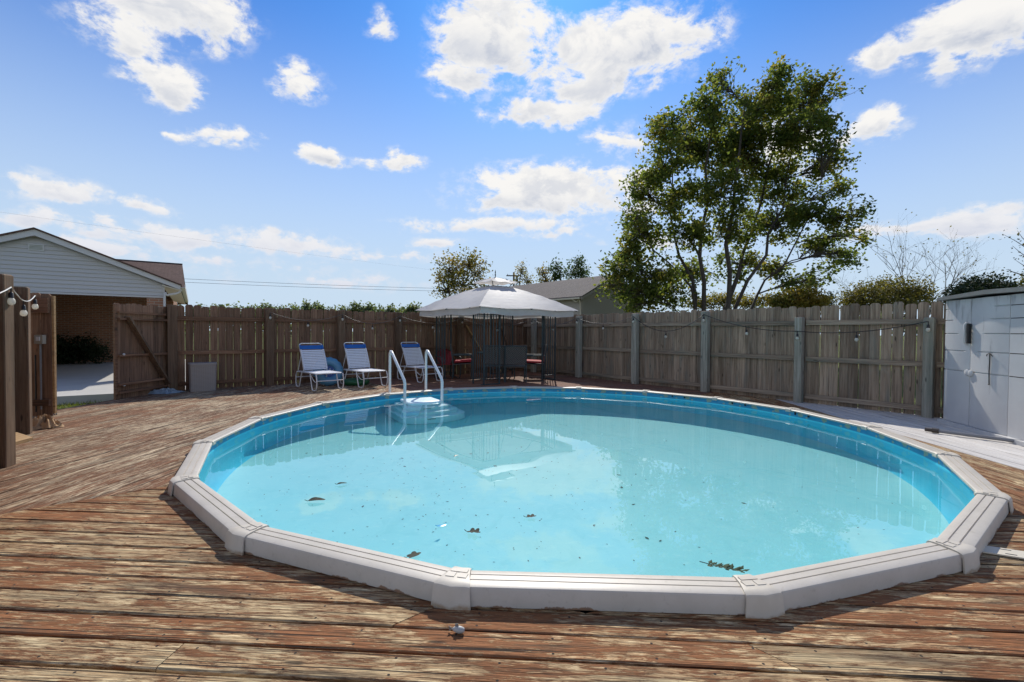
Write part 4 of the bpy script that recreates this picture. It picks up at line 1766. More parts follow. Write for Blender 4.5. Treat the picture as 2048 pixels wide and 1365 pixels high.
LZ = R(-47)
ax_ = Vector((math.cos(LZ), math.sin(LZ), 0))
ay_ = Vector((-math.sin(LZ), math.cos(LZ), 0))
for (pa, pb_, lab, kw) in (((625, 782), (686, 780), 'white strap lounge chair nearest the taupe bin, leftmost of the three', {}),
                           ((718, 777), (773, 773), 'white strap lounge chair standing between the blue ring and the pool handrails', {'back_deg': 64}),
                           ((834, 767.5), (885, 762), 'white strap lounge chair with blue foot straps behind the pool handrails', {'foot_blue': True})):
    a, b = on(*pa), on(*pb_)
    mid = (a + b) / 2
    make_lounger(mid - ax_ * .56, LZ, lab, **kw)

# ring float leaning on the fence
RF = thing('ring_float', 'blue inflatable ring shaped like a tyre leaning on the fence behind the lounge chairs', 'pool float', (-4.30, 11.05, .33), R(38))
rf = MB()
nU, nV = 48, 14
for i in range(nU):
    a = 2 * math.pi * i / nU
    for j in range(nV):
        b = 2 * math.pi * j / nV
        rr_ = .235 + .105 * math.cos(b)
        k = .085
        if abs(math.sin(b)) < .75 and math.cos(b) > 0:
            rr_ += .008 * (1 if i % 3 else -1)
        rf.v.append((rr_ * math.cos(a), k * math.sin(b), rr_ * math.sin(a)))
rf.f += [(i * nV + j, ((i + 1) % nU) * nV + j, ((i + 1) % nU) * nV + (j + 1) % nV, i * nV + (j + 1) % nV) for i in range(nU) for j in range(nV)]
rf.build('tube', simple('light blue vinyl', (.10, .27, .42), .35, 0, .08, 5), RF, 60, rot=(R(-14), 0, 0))
MB().lathe([(.17, -.01), (.17, .012)], 40).build('centre_disc', simple('deep blue vinyl', (.012, .06, .24), .35, 0, .08, 5), RF, 40, (0, 0, 0), (R(76), 0, 0))
pr_ = MB()
pr_.tube(smooth_path([(-.10, -.03, .03), (-.05, -.032, .07), (-.02, -.03, .0), (.03, -.03, .06), (.06, -.03, .0), (.11, -.03, .04)], 5), .006, 5)
pr_.build('printed_stroke', MAT['strap'], RF, 60, rot=(R(-14), 0, 0))
gf = MB()
for i in range(36):
    a = 2 * math.pi * i / 36
    for j in range(10):
        b = 2 * math.pi * j / 10
        rr_ = .24 + .07 * math.cos(b)
        gf.v.append((rr_ * math.cos(a), rr_ * math.sin(a), .072 + .07 * math.sin(b)))
gf.f += [(i * 10 + j, ((i + 1) % 36) * 10 + j, ((i + 1) % 36) * 10 + (j + 1) % 10, i * 10 + (j + 1) % 10) for i in range(36) for j in range(10)]
tag(gf.build('ring_float', simple('dark green vinyl', (.01, .10, .035), .35, 0, .08, 5), None, 60, (-3.72, 11.25, 0)), 'dark green inflatable ring lying on the deck behind the middle lounge chair', 'pool float')

# ------------------------------------------------------------------ gazebo
GC = Vector((-.47, 12.95, 0))
GA = R(38 - 90 + 45 - 45)
GZB = thing('garden_gazebo', 'grey cloth gazebo with double roof and dark lattice corner posts by the fence', 'gazebo', GC, R(-52))
HS = 1.165            # half side of the posts square
HE = 1.605            # half side of the eave
ZE, ZT2, HT = 1.87, 2.50, .34


def canopy(name, he, ht, ze, zt, sagc, mat, valance=0.0, top=False):
    mb = MB()
    nr = 9
    per = []
    m_ = 12
    for s in range(4):
        for i in range(m_):
            t = -1 + 2 * i / m_
            p = (t, -1)
            a = s * math.pi / 2
            per.append((p[0] * math.cos(a) - p[1] * math.sin(a), p[0] * math.sin(a) + p[1] * math.cos(a), t))
    n = len(per)
    for r in range(nr + 1):
        f = r / nr
        for (x, y, t) in per:
            h = he + (ht - he) * f
            # straight rise with a little convex bow, eaves dipping between the corners
            z = ze + (zt - ze) * (f + .035 * math.sin(math.pi * f)) + sagc * (t * t - 1) * (1 - f) ** 2 * .0
            dip = -.030 * (1 - abs(2 * abs(t) - 1)) * (1 - f) ** 3
            cor = .02 * (abs(t) ** 6) * math.sin(math.pi * f)
            rnd_ = .010 * math.sin(14 * t + 9 * f * 3) * math.sin(math.pi * f)
            mb.v.append((x * h, y * h, z + dip + cor + rnd_))
    for r in range(nr):
        for i in range(n):
            mb.f.append((r * n + i, r * n + (i + 1) % n, (r + 1) * n + (i + 1) % n, (r + 1) * n + i))
    if top:
        mb.v.append((0, 0, zt + .02))
        mb.f += [(nr * n + i, nr * n + (i + 1) % n, len(mb.v) - 1) for i in range(n)]
    o = mb.build(name, mat, GZB, 28, recalc=True)
    if valance:
        vb = MB()
        for z in (0, -.5, -1):
            for (x, y, t) in per:
                dip = -.030 * (1 - abs(2 * abs(t) - 1))
                wv = .008 * math.sin(t * 9 + z * 3)
                vb.v.append((x * (he - .10 + wv), y * (he - .10 + wv), ze - .005 + z * valance + dip - .01 * z * 0 + (.012 * math.sin(t * 6) if z == -1 else 0)))
        for r in range(2):
            for i in range(n):
                vb.f.append((r * n + i, r * n + (i + 1) % n, (r + 1) * n + (i + 1) % n, (r + 1) * n + i))
        vb.build('valance', mat, GZB, 40)
    return o


canopy('canopy', HE, HT, ZE, ZT2, .03, MAT['canopy'], valance=.155)
canopy('vent_canopy', .44, .03, 2.63, 2.77, .0, MAT['canopy'], top=True)
for s in range(4):
    a = s * math.pi / 2
    c_, s_ = math.cos(a), math.sin(a)
    rt = lambda x, y, z: (x * c_ - y * s_, x * s_ + y * c_, z)
    # corner: three posts, two lattice panels
    cb = MB()
    pw = .46
    for (x, y) in ((-HS, -HS), (-HS + pw, -HS), (-HS, -HS + pw)):
        cb.box(rt(x, y, ZE / 2), (.032, .032, ZE), rz=a)
    cb.build('corner_post', MAT['dark_metal'], GZB)
    lb = MB()
    for i in range(1, 5):
        f = i / 5 * pw
        for (x, y) in ((-HS + f, -HS), (-HS, -HS + f)):
            lb.tube([rt(x, y, .14), rt(x, y, ZE - .03)], .009, 5)
    for z in (.14, ZE - .05):
        lb.tube([rt(-HS, -HS, z), rt(-HS + pw, -HS, z)], .009, 5)
        lb.tube([rt(-HS, -HS, z), rt(-HS, -HS + pw, z)], .009, 5)
    lb.build('lattice_panel', MAT['dark_metal'], GZB)
    rb = MB()
    rb.tube([rt(-HS, -HS, ZE - .06), rt(HS, -HS, ZE - .06)], .014, 6)
    rb.tube([rt(-HE + .03, -HE + .03, ZE - .02), rt(-HT * .6, -HT * .6, ZT2 + .03)], .012, 6)
    rb.tube([rt(0, -HE + .05, ZE - .02), rt(0, -HT * .8, ZT2 + .02)], .010, 6)
    rb.tube([rt(-HT * .8, -HT * .8, ZT2 + .01), rt(HT * .8, -HT * .8, ZT2 + .01)], .012, 6)
    rb.tube([rt(-HT * .8, -HT * .8, ZT2 + .01), rt(-.36, -.36, 2.64)], .010, 6)
    rb.build('roof_frame', MAT['dark_metal'], GZB)
    for (x, y) in ((-HS + .20, -HS + .02),):
        MB().box(rt(x, y, .012), (.50, .06, .022), rz=a).build('foot_plate', MAT['dark_metal'], GZB)
MB().lathe([(.018, 0), (.010, .04), (.022, .07), (.010, .10), (.016, .14), (.003, .21)], 10, (0, 0, 2.775)).build('finial', MAT['dark_metal'], GZB, 50)

# patio table and chairs under it
TB = thing('patio_table', 'dark patio table under the gazebo between the sling chairs', 'table', (-.34, 13.12, 0), R(-52))
MB().lathe([(.0, .70), (.62, .70), (.63, .705), (.63, .715), (.62, .72), (0, .72)], 36).build('table_top', simple('dark table glass', (.03, .035, .035), .08, 0, .05), TB, 40)
for s in range(4):
    a = s * math.pi / 2 + math.pi / 4
    MB().tube([(.42 * math.cos(a), .42 * math.sin(a), 0), (.40 * math.cos(a), .40 * math.sin(a), .70)], .016, 8).build('leg', MAT['dark_metal'], TB, 50)
MB().lathe([(.61, .690), (.645, .695), (.645, .72), (.61, .724)], 36).build('rim', MAT['dark_metal'], TB, 40)


def sling_chair(loc, rz, label, cushion=False):
    """faces local +y"""
    root = thing('patio_chair', label, 'patio chair', loc, rz, 'patio chairs round the gazebo table')
    w = .27
    for s in (-1, 1):
        MB().tube(smooth_path([(s * w, -.27, 0), (s * w, -.25, .40), (s * w, -.33, .93)], 4), .014, 7).build('back_leg', MAT['dark_metal'], root, 50)
        MB().tube(smooth_path([(s * w, .24, 0), (s * w, .25, .38), (s * w, .24, .62), (s * w, .18, .645), (s * w, -.27, .65)], 4), .014, 7).build('front_leg', MAT['dark_metal'], root, 50)
        MB().box((s * w, -.02, .662), (.05, .40, .016)).build('armrest', MAT['dark_metal'], root)
    sb = MB()
    sb.prism([(-w, -.25, .40), (w, -.25, .40), (w, .25, .44), (-w, .25, .44)], (0, 0, .02))
    sb.build('seat', MAT['sling'], root)
    bb = MB()
    for i in range(5):
        t = i / 4
        z = .46 + .46 * t
        y = -.262 - .068 * t ** 1.5
        bb.v += [(-w + .012, y, z), (w - .012, y, z), (w - .012, y + .015, z), (-w + .012, y + .015, z)]
    for i in range(4):
        for j in range(4):
            bb.f.append((i * 4 + j, i * 4 + (j + 1) % 4, i * 4 + 4 + (j + 1) % 4, i * 4 + 4 + j))
    bb.f += [(3, 2, 1, 0), (16, 17, 18, 19)]
    bb.build('backrest', MAT['sling'], root)
    MB().tube([(-w, -.332, .93), (w, -.332, .93)], .014, 7).build('top_rail', MAT['dark_metal'], root, 50)
    MB().tube([(-w, -.255, .42), (w, -.255, .42)], .014, 7).build('cross_bar', MAT['dark_metal'], root, 50)
    if cushion:
        rb = MB()
        for z, k in ((.435, .03), (.45, .0), (.49, .0), (.51, .04)):
            rb.v += [(-w + .03 + k, -.22 + k, z), (w - .03 - k, -.22 + k, z), (w - .03 - k, .26 - k, z + .02), (-w + .03 + k, .26 - k, z + .02)]
        for i in range(3):
            for j in range(4):
                rb.f.append((i * 4 + j, i * 4 + (j + 1) % 4, i * 4 + 4 + (j + 1) % 4, i * 4 + 4 + j))
        rb.f += [(3, 2, 1, 0), (12, 13, 14, 15)]
        rb.build('cushion', MAT['cushion_red'], root, 60)
    return root


sling_chair((-.44, 12.36, 0), R(-4), 'sling back patio chair behind the front lattice corner of the gazebo, back turned')
sling_chair((.08, 12.28, 0), R(4), 'sling back patio chair just right of the front lattice corner, back turned')
sling_chair((-1.36, 13.02, 0), R(-86), 'patio chair with red cushion at the left of the gazebo table', True)
sling_chair((.62, 12.98, 0), R(92), 'patio chair with red cushion at the right of the gazebo table', True)
# round backed red lawn chair
RC_ = thing('lawn_chair', 'dark red metal lawn chair with rounded back at the left of the gazebo', 'lawn chair', (-1.78, 13.05, 0), R(-150))
sb = MB()
cols = 12
for r in range(7):
    t = r / 6
    for j in range(cols + 1):
        a = -1 + 2 * j / cols
        wv = .24 * math.sin(min(1, t * .75 + .35) * math.pi * .62) if t < .75 else .24 * math.sqrt(max(.02, 1 - ((t - .62) / .40) ** 2))
        sb.v.append((a * wv, -.24 - .10 * t + .05 * a * a + .008 * math.cos(a * 18), .38 + .42 * t))
for r in range(6):
    for j in range(cols):
        sb.f.append((r * (cols + 1) + j, r * (cols + 1) + j + 1, (r + 1) * (cols + 1) + j + 1, (r + 1) * (cols + 1) + j))
sb.build('shell_back', MAT['red_metal'], RC_, 40)
MB().prism([(-.24, -.24, .36), (.24, -.24, .36), (.25, .25, .41), (-.25, .25, .41)], (0, 0, .02)).build('seat', MAT['red_metal'], RC_)
for s in (-1, 1):
    MB().tube(smooth_path([(s * .26, -.33, .62), (s * .28, -.05, .60), (s * .28, .24, .58), (s * .27, .30, .45), (s * .26, .24, .02), (s * .26, -.05, .014), (s * .26, -.32, .014)], 4), .014, 7).build('leg', MAT['dark_metal'], RC_, 50)

# ------------------------------------------------------------------ brick house on the left
PR = Vector((-10.27, 13.9, 0))
HA = R(34)
BH = thing('brick_house', 'brick house with white siding gable over an open carport at the left', 'house', PR, HA)
# local x = along the gable (right positive), y = away from the camera; gable runs from x=-5.34 to 0
HWD = 2.67
APZ, SL = 3.886, .41


def zroof(x):
    return APZ - SL * abs(x + HWD)


BOT = 2.27
z = BOT
lap = .1095
first = True
while z < APZ - .26:
    z1 = z + lap
    # width of the gable at this height (under the barge boards)
    top = min(z1, APZ - .23)
    xr0 = min(0.0, -HWD + (APZ - .19 - z) / SL)
    xr1 = min(0.0, -HWD + (APZ - .19 - top) / SL)
    xl0, xl1 = -2 * HWD - xr0, -2 * HWD - xr1
    mb = MB()
    mb.v += [(xl0, -.034, z), (xr0, -.034, z), (xr1, -.004, top), (xl1, -.004, top), (xl0, .01, z), (xr0, .01, z), (xr1, .01, top), (xl1, .01, top)]
    mb.f += [(0, 1, 2, 3), (4, 7, 6, 5), (0, 4, 5, 1), (1, 5, 6, 2), (2, 6, 7, 3), (3, 7, 4, 0)]
    mb.build('siding_board', MAT['siding'], BH)
    z = z1
gb = MB()
gb.prism([(-2 * HWD, .012, BOT - .01), (0, .012, BOT - .01), (0, .012, zroof(0) - .14), (-HWD, .012, APZ - .14), (-2 * HWD, .012, zroof(0) - .14)], (0, -.12, 0))
gb.build('gable_wall', MAT['siding'], BH)
MB().box((-HWD, -.006, BOT - .035), (2 * HWD, .05, .05)).build('trim_board', MAT['siding'], BH)
MB().box((.012, -.01, (BOT + zroof(0) - .16) / 2), (.045, .04, zroof(0) - .20 - BOT + .10)).build('trim_board', MAT['siding'], BH)
vx = -HWD + .0
vt = MB()
vt.box((vx, -.03, 3.41), (.30, .03, .17))
vo_ = vt.build('gable_vent', MAT['trim'], BH)
for i in range(4):
    MB().box((vx, -.047, 3.36 + i * .033), (.25, .012, .012), rot=Matrix.Rotation(R(35), 3, 'X')).build('slat', simple('vent slat', (.33, .36, .28), .6), vo_)
# barge boards and roof
for s in (-1, 1):
    xe = s * (HWD + .42)
    e = Vector((-HWD + xe, 0, APZ - SL * (HWD + .42)))
    t = Vector((-HWD, 0, APZ))
    off = Vector((0, 0, -.17))
    mb = MB()
    poly = [t + Vector((0, -.20, 0)), e + Vector((0, -.20, 0)), e + Vector((0, -.20, -.16)), t + Vector((0, -.20, -.19))]
    mb.prism(poly, (0, -.03, 0))
    mb.build('barge_board', MAT['trim'], BH)
    mb = MB()
    mb.prism([t + Vector((0, -.24, .012)), e + Vector((s * .03, -.24, .0)), e + Vector((s * .03, 9.2, .0)), t + Vector((0, 9.2, .012))], (0, 0, .045))
    mb.build('roof', MAT['shingle_brown'], BH)
    # soffit under the overhang
    mb = MB()
    mb.prism([(-HWD + s * (HWD - .02), -.17, zroof(0) - .20), (-HWD + xe, -.17, zroof(0) - .33), (-HWD + xe, 9.0, zroof(0) - .33), (-HWD + s * (HWD - .02), 9.0, zroof(0) - .20)], (0, 0, .03))
    mb.build('soffit', MAT['trim_cream'], BH)
    mb = MB()
    gz_ = e.z - .10
    pf = [(0, 0), (.11, .0), (.12, .10), (.105, .10), (.095, .015), (.0, .015)]
    mb.prism([(e.x + s * q[0], -.26, gz_ + q[1]) for q in pf], (0, -9.2, 0))
    mb.build('gutter', MAT['trim'], BH)
mb = MB().tube(smooth_path([(.44, -.12, zroof(.42) - .12), (.36, -.10, zroof(0) - .42), (.10, -.09, zroof(0) - .50), (.03, -.09, zroof(0) - .62), (.03, -.09, GZ + .15)], 4), .032, 8)
mb.build('downspout', MAT['trim'], BH, 50)
MB().box((-.19, .20, (SLAB_Z + BOT) / 2), (.40, .40, BOT - SLAB_Z)).build('brick_pier', MAT['brick'], BH)
MB().box((-5.15, .20, (SLAB_Z + BOT) / 2), (.40, .40, BOT - SLAB_Z)).build('brick_pier', MAT['brick'], BH)
MB().prism([(-9.7, 9.02, SLAB_Z), (-.02, 9.02, SLAB_Z), (-.02, 9.02, zroof(0) - .24), (-HWD, 9.02, APZ - .22), (-2 * HWD, 9.02, zroof(0) - .24), (-9.7, 9.02, 2.2)], (0, -.2, 0)).build('brick_wall', MAT['brick'], BH)
MB().box((-5.45, 4.7, 1.1), (.2, 8.6, 2.6)).build('brick_wall', MAT['brick'], BH)
# main block behind with its own roof
MB().box((-5.1, 13.3, 1.3), (10.1, 8.0, 3.0)).build('house_body', MAT['brick'], BH)
for s in (-1, 1):
    mb = MB()
    mb.prism([(-10.0, 13.2, 4.72), (.25, 13.2, 4.72), (.45, 13.2 + s * 4.5, 2.86), (-10.2, 13.2 + s * 4.5, 2.86)], (0, 0, .05))
    mb.build('main_roof', MAT['shingle_brown'], BH)
MB().prism([(-.05, 17.2, 2.8), (-.05, 9.3, 2.8), (-.05, 13.2, 4.62)], (.1, 0, 0)).build('main_gable', MAT['siding'], BH)
MB().tube([(-10.0, 13.2, 4.735), (.26, 13.2, 4.735)], .035, 6).build('ridge_cap', simple('dark ridge', (.05, .035, .03), .8), BH)


# ------------------------------------------------------------------ leaves and trees
def leaf_cloud(name, centres, per, spread, size, mat, parent, seed, up=.3, stretch=1.0):
    """many small folded leaves round twig points: one mesh"""
    g = np.random.default_rng(seed)
    P = np.repeat(np.asarray(centres), per, axis=0)
    n = len(P)
    P = P + g.normal(0, 1, (n, 3)) * np.asarray(spread)
    s = size * g.uniform(.6, 1.25, n)[:, None]
    nrm = g.normal(0, 1, (n, 3))
    nrm[:, 2] = np.abs(nrm[:, 2]) + up
    nrm /= np.linalg.norm(nrm, axis=1, keepdims=True)
    a = g.normal(0, 1, (n, 3))
    a -= nrm * (a * nrm).sum(1, keepdims=True)
    a /= np.linalg.norm(a, axis=1, keepdims=True)
    b = np.cross(nrm, a)
    V = np.zeros((n, 4, 3))
    V[:, 0] = P - a * s * .55 * stretch
    V[:, 1] = P + b * s * .38 - nrm * s * .10
    V[:, 2] = P + a * s * .60 * stretch
    V[:, 3] = P - b * s * .38 - nrm * s * .10
    me = bpy.data.meshes.new(name)
    idx = np.arange(4 * n).reshape(-1, 4)
    me.vertices.add(4 * n)
    me.vertices.foreach_set('co', V.reshape(-1))
    me.loops.add(4 * n)
    me.loops.foreach_set('vertex_index', idx.reshape(-1))
    me.polygons.add(n)
    me.polygons.foreach_set('loop_start', np.arange(n) * 4)
    me.polygons.foreach_set('loop_total', np.full(n, 4))
    me.update(calc_edges=True)
    me.validate()
    me.materials.append(mat)
    o = bpy.data.objects.new(name, me)
    C.objects.link(o)
    o.parent = parent
    return o


def twig_mesh(segs, name, mat, parent):
    mb = MB()
    for (path, r0, r1, n) in segs:
        k = len(path)
        mb.tube(path, [r0 + (r1 - r0) * i / (k - 1) for i in range(k)], n)
    return mb.build(name, mat, parent, 60, recalc=False)


def grow(rnd, start, end, r0, r1, wob, n=7, gravity=0.0):
    """a wobbly limb"""
    a, b = Vector(start), Vector(end)
    L = (b - a).length
    pts = []
    off = Vector((0, 0, 0))
    for i in range(n + 1):
        t = i / n
        if 0 < i < n:
            off += Vector((rnd.normal(0, wob), rnd.normal(0, wob), rnd.normal(0, wob * .5))) * L
        p = a.lerp(b, t) + off * math.sin(math.pi * t) + Vector((0, 0, gravity * math.sin(math.pi * t) * L))
        pts.append(p)
    return pts


def tree(name, label, base, blobs, stems, mat, bark, seed, leaf, per, spread, twigs, group=None, r_stem=.12, rel=True, thick_twigs=True, cat='tree', clumps=0, stretch=1.0):
    """blobs: (centre, (rx,ry,rz), weight) in world; stems: list of world end points from the base"""
    g = np.random.default_rng(seed)
    root = thing(name, label, cat, base, 0, group)
    o = Vector(base)
    W = np.array([b[2] * b[1][0] * b[1][1] * b[1][2] ** 1.0 for b in blobs]) ** .75
    W /= W.sum()
    cnt = np.maximum(1, (W * twigs).astype(int))
    segs = []
    centres = []
    spts = []
    for (e, r) in stems:
        p = grow(g, (0 + g.normal(0, r_stem), g.normal(0, r_stem), 0), Vector(e) - o, r, r * .25, .025, 9)
        segs.append((p, r, r * .22, 7))
        spts += [(q, r * (1 - .75 * i / 9)) for i, q in enumerate(p) if i >= 2]
    SP = np.array([list(q[0]) for q in spts])
    for (c, rad_, w), k in zip(blobs, cnt):
        c = np.array(c) - np.array(o)
        # one limb into the blob from the closest stem point below it
        d = np.linalg.norm(SP - c, axis=1) + 1.5 * np.maximum(0, SP[:, 2] - c[2] + rad_[2] * .4)
        j = int(np.argmin(d))
        lim = grow(g, SP[j], c, 0, 0, .03, 6, .04)
        segs.append((lim, min(spts[j][1] * .7, .09), .022, 5))
        u = g.normal(0, 1, (k, 3))
        u /= np.linalg.norm(u, axis=1, keepdims=True)
        rr_ = g.uniform(.12, 1.0, k) ** .55
        # lumpy outline
        lump = 1 + .22 * np.sin(u[:, 0] * 5 + c[0]) * np.sin(u[:, 2] * 6 + c[2]) + .12 * g.normal(0, 1, k)
        pts_ = c + u * (rr_ * lump)[:, None] * np.array(rad_)
        if clumps:
            nc = max(3, int(clumps * w * (rad_[0] * rad_[2]) ** .5))
            cc = c + (u * (rr_ * lump)[:, None] * np.array(rad_))[g.integers(0, k, nc)]
            pts_ = cc[g.integers(0, nc, k)] + g.normal(0, 1, (k, 3)) * np.array((.30, .30, .24)) * g.uniform(.5, 1.2, (k, 1))
            for q in cc:
                i0 = int(g.integers(2, 7))
                segs.append((grow(g, lim[i0], Vector(q), 0, 0, .04, 4, .06), .026, .008, 4))
        centres.append(pts_)
        for q in pts_[::max(1, int(k / 26))]:
            i0 = int(g.integers(2, 7))
            tw = grow(g, lim[i0], Vector(q), 0, 0, .05, 4, .05)
            segs.append((tw, .020 if thick_twigs else .012, .006, 4))
    twig_mesh(segs, 'trunk', bark, root)
    if leaf > 0:
        leaf_cloud('crown', np.concatenate(centres), per, spread, leaf, mat, root, seed + 1, stretch=stretch)
    return root


def bl(px, py, rx, ry, Y, dy=None, w=1.0):
    """crown lobe seen at a photo pixel, standing at the depth Y"""
    c = at(px, py, Y)
    k = Y / FOC
    return (tuple(c), (rx * k, dy if dy is not None else (rx + ry) * .5 * k, ry * k), w)


TY = 26
B = []
rt_ = np.random.default_rng(21)
for (px, py, rx, ry, w) in ((1600, 200, 55, 36, .8), (1645, 175, 30, 16, .5), (1655, 205, 20, 18, .4), (1540, 195, 40, 52, .9), (1553, 148, 10, 16, .3), (1478, 240, 52, 50, .9), (1490, 200, 14, 20, .35), (1415, 225, 36, 50, .8), (1428, 165, 16, 24, .4), (1440, 180, 12, 16, .3), (1345, 255, 40, 34, .7), (1318, 235, 14, 18, .3),
                            (1390, 290, 58, 44, .9), (1330, 330, 46, 46, .8), (1480, 320, 76, 52, 1), (1575, 280, 66, 46, 1), (1625, 255, 34, 30, .6), (1640, 300, 26, 22, .45), (1560, 360, 60, 48, .9), (1440, 390, 62, 44, .8), (1345, 400, 46, 38, .65), (1285, 385, 30, 30, .6),
                            (1295, 465, 46, 34, .75), (1262, 440, 20, 24, .5), (1370, 460, 48, 34, .65), (1470, 450, 60, 40, .7), (1555, 445, 62, 44, .75), (1650, 340, 30, 28, .5), (1672, 322, 14, 14, .3), (1635, 420, 42, 40, .6), (1690, 385, 22, 20, .4), (1680, 440, 32, 30, .45), (1640, 505, 48, 34, .5), (1700, 470, 16, 20, .3),
                            (1258, 515, 36, 30, .8), (1232, 548, 24, 18, .7), (1222, 570, 14, 12, .5), (1300, 545, 50, 34, .8), (1345, 580, 42, 26, .75), (1290, 590, 42, 22, .8), (1255, 585, 20, 14, .5), (1275, 612, 24, 10, .5), (1390, 540, 44, 30, .5), (1480, 530, 50, 30, .42), (1560, 545, 44, 28, .42), (1620, 560, 36, 26, .42), (1690, 510, 24, 22, .3)):
    B.append(bl(px, py, rx * 1.0, ry * 1.0, TY + rt_.uniform(-2.2, 2.2), w=w, dy=1.2))
tb = on(1432, 720, GZ)
tbase = Vector((at(1432, 640, TY).x, TY, GZ))
stems = []
for (px, py, r) in ((1290, 480, .11), (1345, 330, .13), (1420, 200, .15), (1490, 210, .16), (1560, 210, .15), (1610, 230, .12), (1640, 400, .10), (1300, 570, .08)):
    stems.append((at(px, py, TY + rt_.uniform(-1.5, 1.5)), r))
tree('maple_tree', 'tall multi stemmed maple tree behind the grey fence, sky showing through its crown', tbase, B, stems, MAT['leaf_big'], MAT['bark'], 31, .185, 9, (.19, .19, .17), 5800, r_stem=.75, clumps=20)

# thinner trees and shrubs behind the fence, left to right
TBK = [
    ('maple_tree', 'thin yellowing tree rising behind the left half of the gazebo roof', 30, 925, [(900, 540, 30, 32, 1), (935, 530, 34, 34, 1), (925, 570, 46, 32, 1), (890, 580, 24, 24, .7), (960, 545, 18, 26, .5), (972, 525, 9, 14, .3), (880, 560, 14, 18, .6)], 'leaf_yellow', .15, 6, 520),
    ('poplar_tree', 'slim yellow green tree just right of the gazebo finial', 44, 1045, [(1045, 545, 10, 24, 1), (1055, 562, 14, 16, .8), (1034, 560, 9, 14, .7)], 'leaf_yellow', .16, 5, 110),
    ('oak_tree', 'dark green tree behind the grey roof, tallest of that group of three', 52, 1152, [(1155, 530, 16, 20, 1), (1150, 548, 26, 14, 1), (1166, 545, 16, 14, .8)], 'leaf_green', .22, 7, 170),
    ('oak_tree', 'dark green narrow tree in the middle of the three behind the grey roof', 52, 1115, [(1113, 536, 13, 18, 1), (1118, 555, 12, 12, .9), (1108, 556, 10, 12, .8)], 'leaf_green', .22, 6, 110),
    ('oak_tree', 'small light green tree at the left end of the grey roof', 52, 1086, [(1086, 545, 10, 14, 1), (1090, 562, 16, 10, .9)], 'leaf_yellow', .2, 6, 90),
    ('round_shrub', 'round olive shrub beyond the grey fence under the bare tree', 30, 1790, [(1740, 592, 52, 30, 1), (1795, 585, 56, 32, 1), (1835, 592, 36, 26, 1), (1705, 602, 30, 18, .8), (1775, 612, 80, 16, 1)], 'leaf_olive', .13, 10, 1100),
    ('evergreen_shrub', 'dark round evergreen shrub showing above the resin shed roof', 20, 1965, [(1965, 585, 52, 30, 1), (1930, 596, 34, 20, 1), (2000, 596, 34, 20, 1)], 'leaf_dark', .10, 12, 1000),
    ('small_shrub', 'yellow green bush peeking over the shed at the right photo edge', 24, 2045, [(2045, 580, 26, 14, 1), (2060, 565, 26, 18, 1)], 'leaf_olive', .11, 7, 130),
    ('small_shrub', 'yellow green sapling growing at the foot of the tall maple', 24, 1598, [(1600, 598, 44, 20, 1), (1570, 606, 34, 12, 1), (1632, 604, 30, 14, .8)], 'leaf_yellow', .13, 9, 520),
    ('small_shrub', 'small dark bush between the maple and the olive shrub', 30, 1654, [(1654, 602, 16, 16, 1), (1646, 610, 18, 8, .8)], 'leaf_dark', .12, 7, 110),
    ('small_shrub', 'pale bush seen through the stems of the tall maple', 33, 1420, [(1400, 606, 34, 14, 1), (1450, 602, 40, 16, 1), (1500, 606, 40, 14, 1), (1545, 600, 30, 14, .7)], 'leaf_yellow', .14, 8, 560),
]
for i, (nm, lab, Y, px, bls, mt, leaf, per, tw) in enumerate(TBK):
    bb_ = [bl(a, b, c, d, Y + rt_.uniform(-.4, .4), w=w) for a, b, c, d, w in bls]
    base = Vector((at(px, 640, Y).x, Y, GZ))
    st_ = [(Vector(q[0]) + Vector((0, 0, q[1][2] * .5)), .05 + .0012 * Y) for q in bb_[:3]]
    tree(nm, lab, base, bb_, st_, MAT[mt], MAT['bark'], 50 + i, leaf, per, (leaf * 1.2,) * 3, tw, r_stem=.15, cat='tree' if 'tree' in nm else 'shrub')

# bare tree
g = np.random.default_rng(77)
BY_ = 34
bbase = Vector((at(1815, 640, BY_).x, BY_, GZ))
root = thing('bare_tree', 'leafless spreading tree standing behind the round olive shrub', 'tree', bbase)
segs = []


def branch(p, d, L, r, depth):
    n = 5
    pts_ = [Vector(p)]
    dd = Vector(d).normalized()
    for i in range(n):
        dd = (dd + Vector((g.normal(0, .10), g.normal(0, .10), g.normal(.02, .08)))).normalized()
        pts_.append(pts_[-1] + dd * (L / n))
    segs.append((pts_, r * .8, r * .42, 5 if depth < 2 else 3))
    if depth < 6:
        for k in range(3 if depth < 3 else 2):
            i = int(g.integers(2, n + 1))
            a = g.uniform(0, 6.28)
            side = Vector((math.cos(a), math.sin(a) * .7, .25))
            branch(pts_[i], dd * .8 + side * g.uniform(.45, .9), L * g.uniform(.60, .80), r * .56, depth + 1)


for (dx, dz) in ((-.62, .8), (-.25, 1.0), (.15, 1.0), (.5, .85), (.75, .6)):
    branch((g.normal(0, .2), g.normal(0, .2), 1.6), (dx, g.normal(0, .3), dz), 3.5, .075, 1)
segs.append(([Vector((0, 0, 0)), Vector((0, 0, 1.0)), Vector((0, 0, 1.8))], .2, .14, 8))
twig_mesh(segs, 'branches', MAT['bark_pale'], root)
tips = [s[0][-1] for s in segs if s[1] < .012]
leaf_cloud('last_leaves', [list(t) for t in tips[::3]], 1, (.05,) * 3, .12, MAT['leaf_olive'], root, 5)
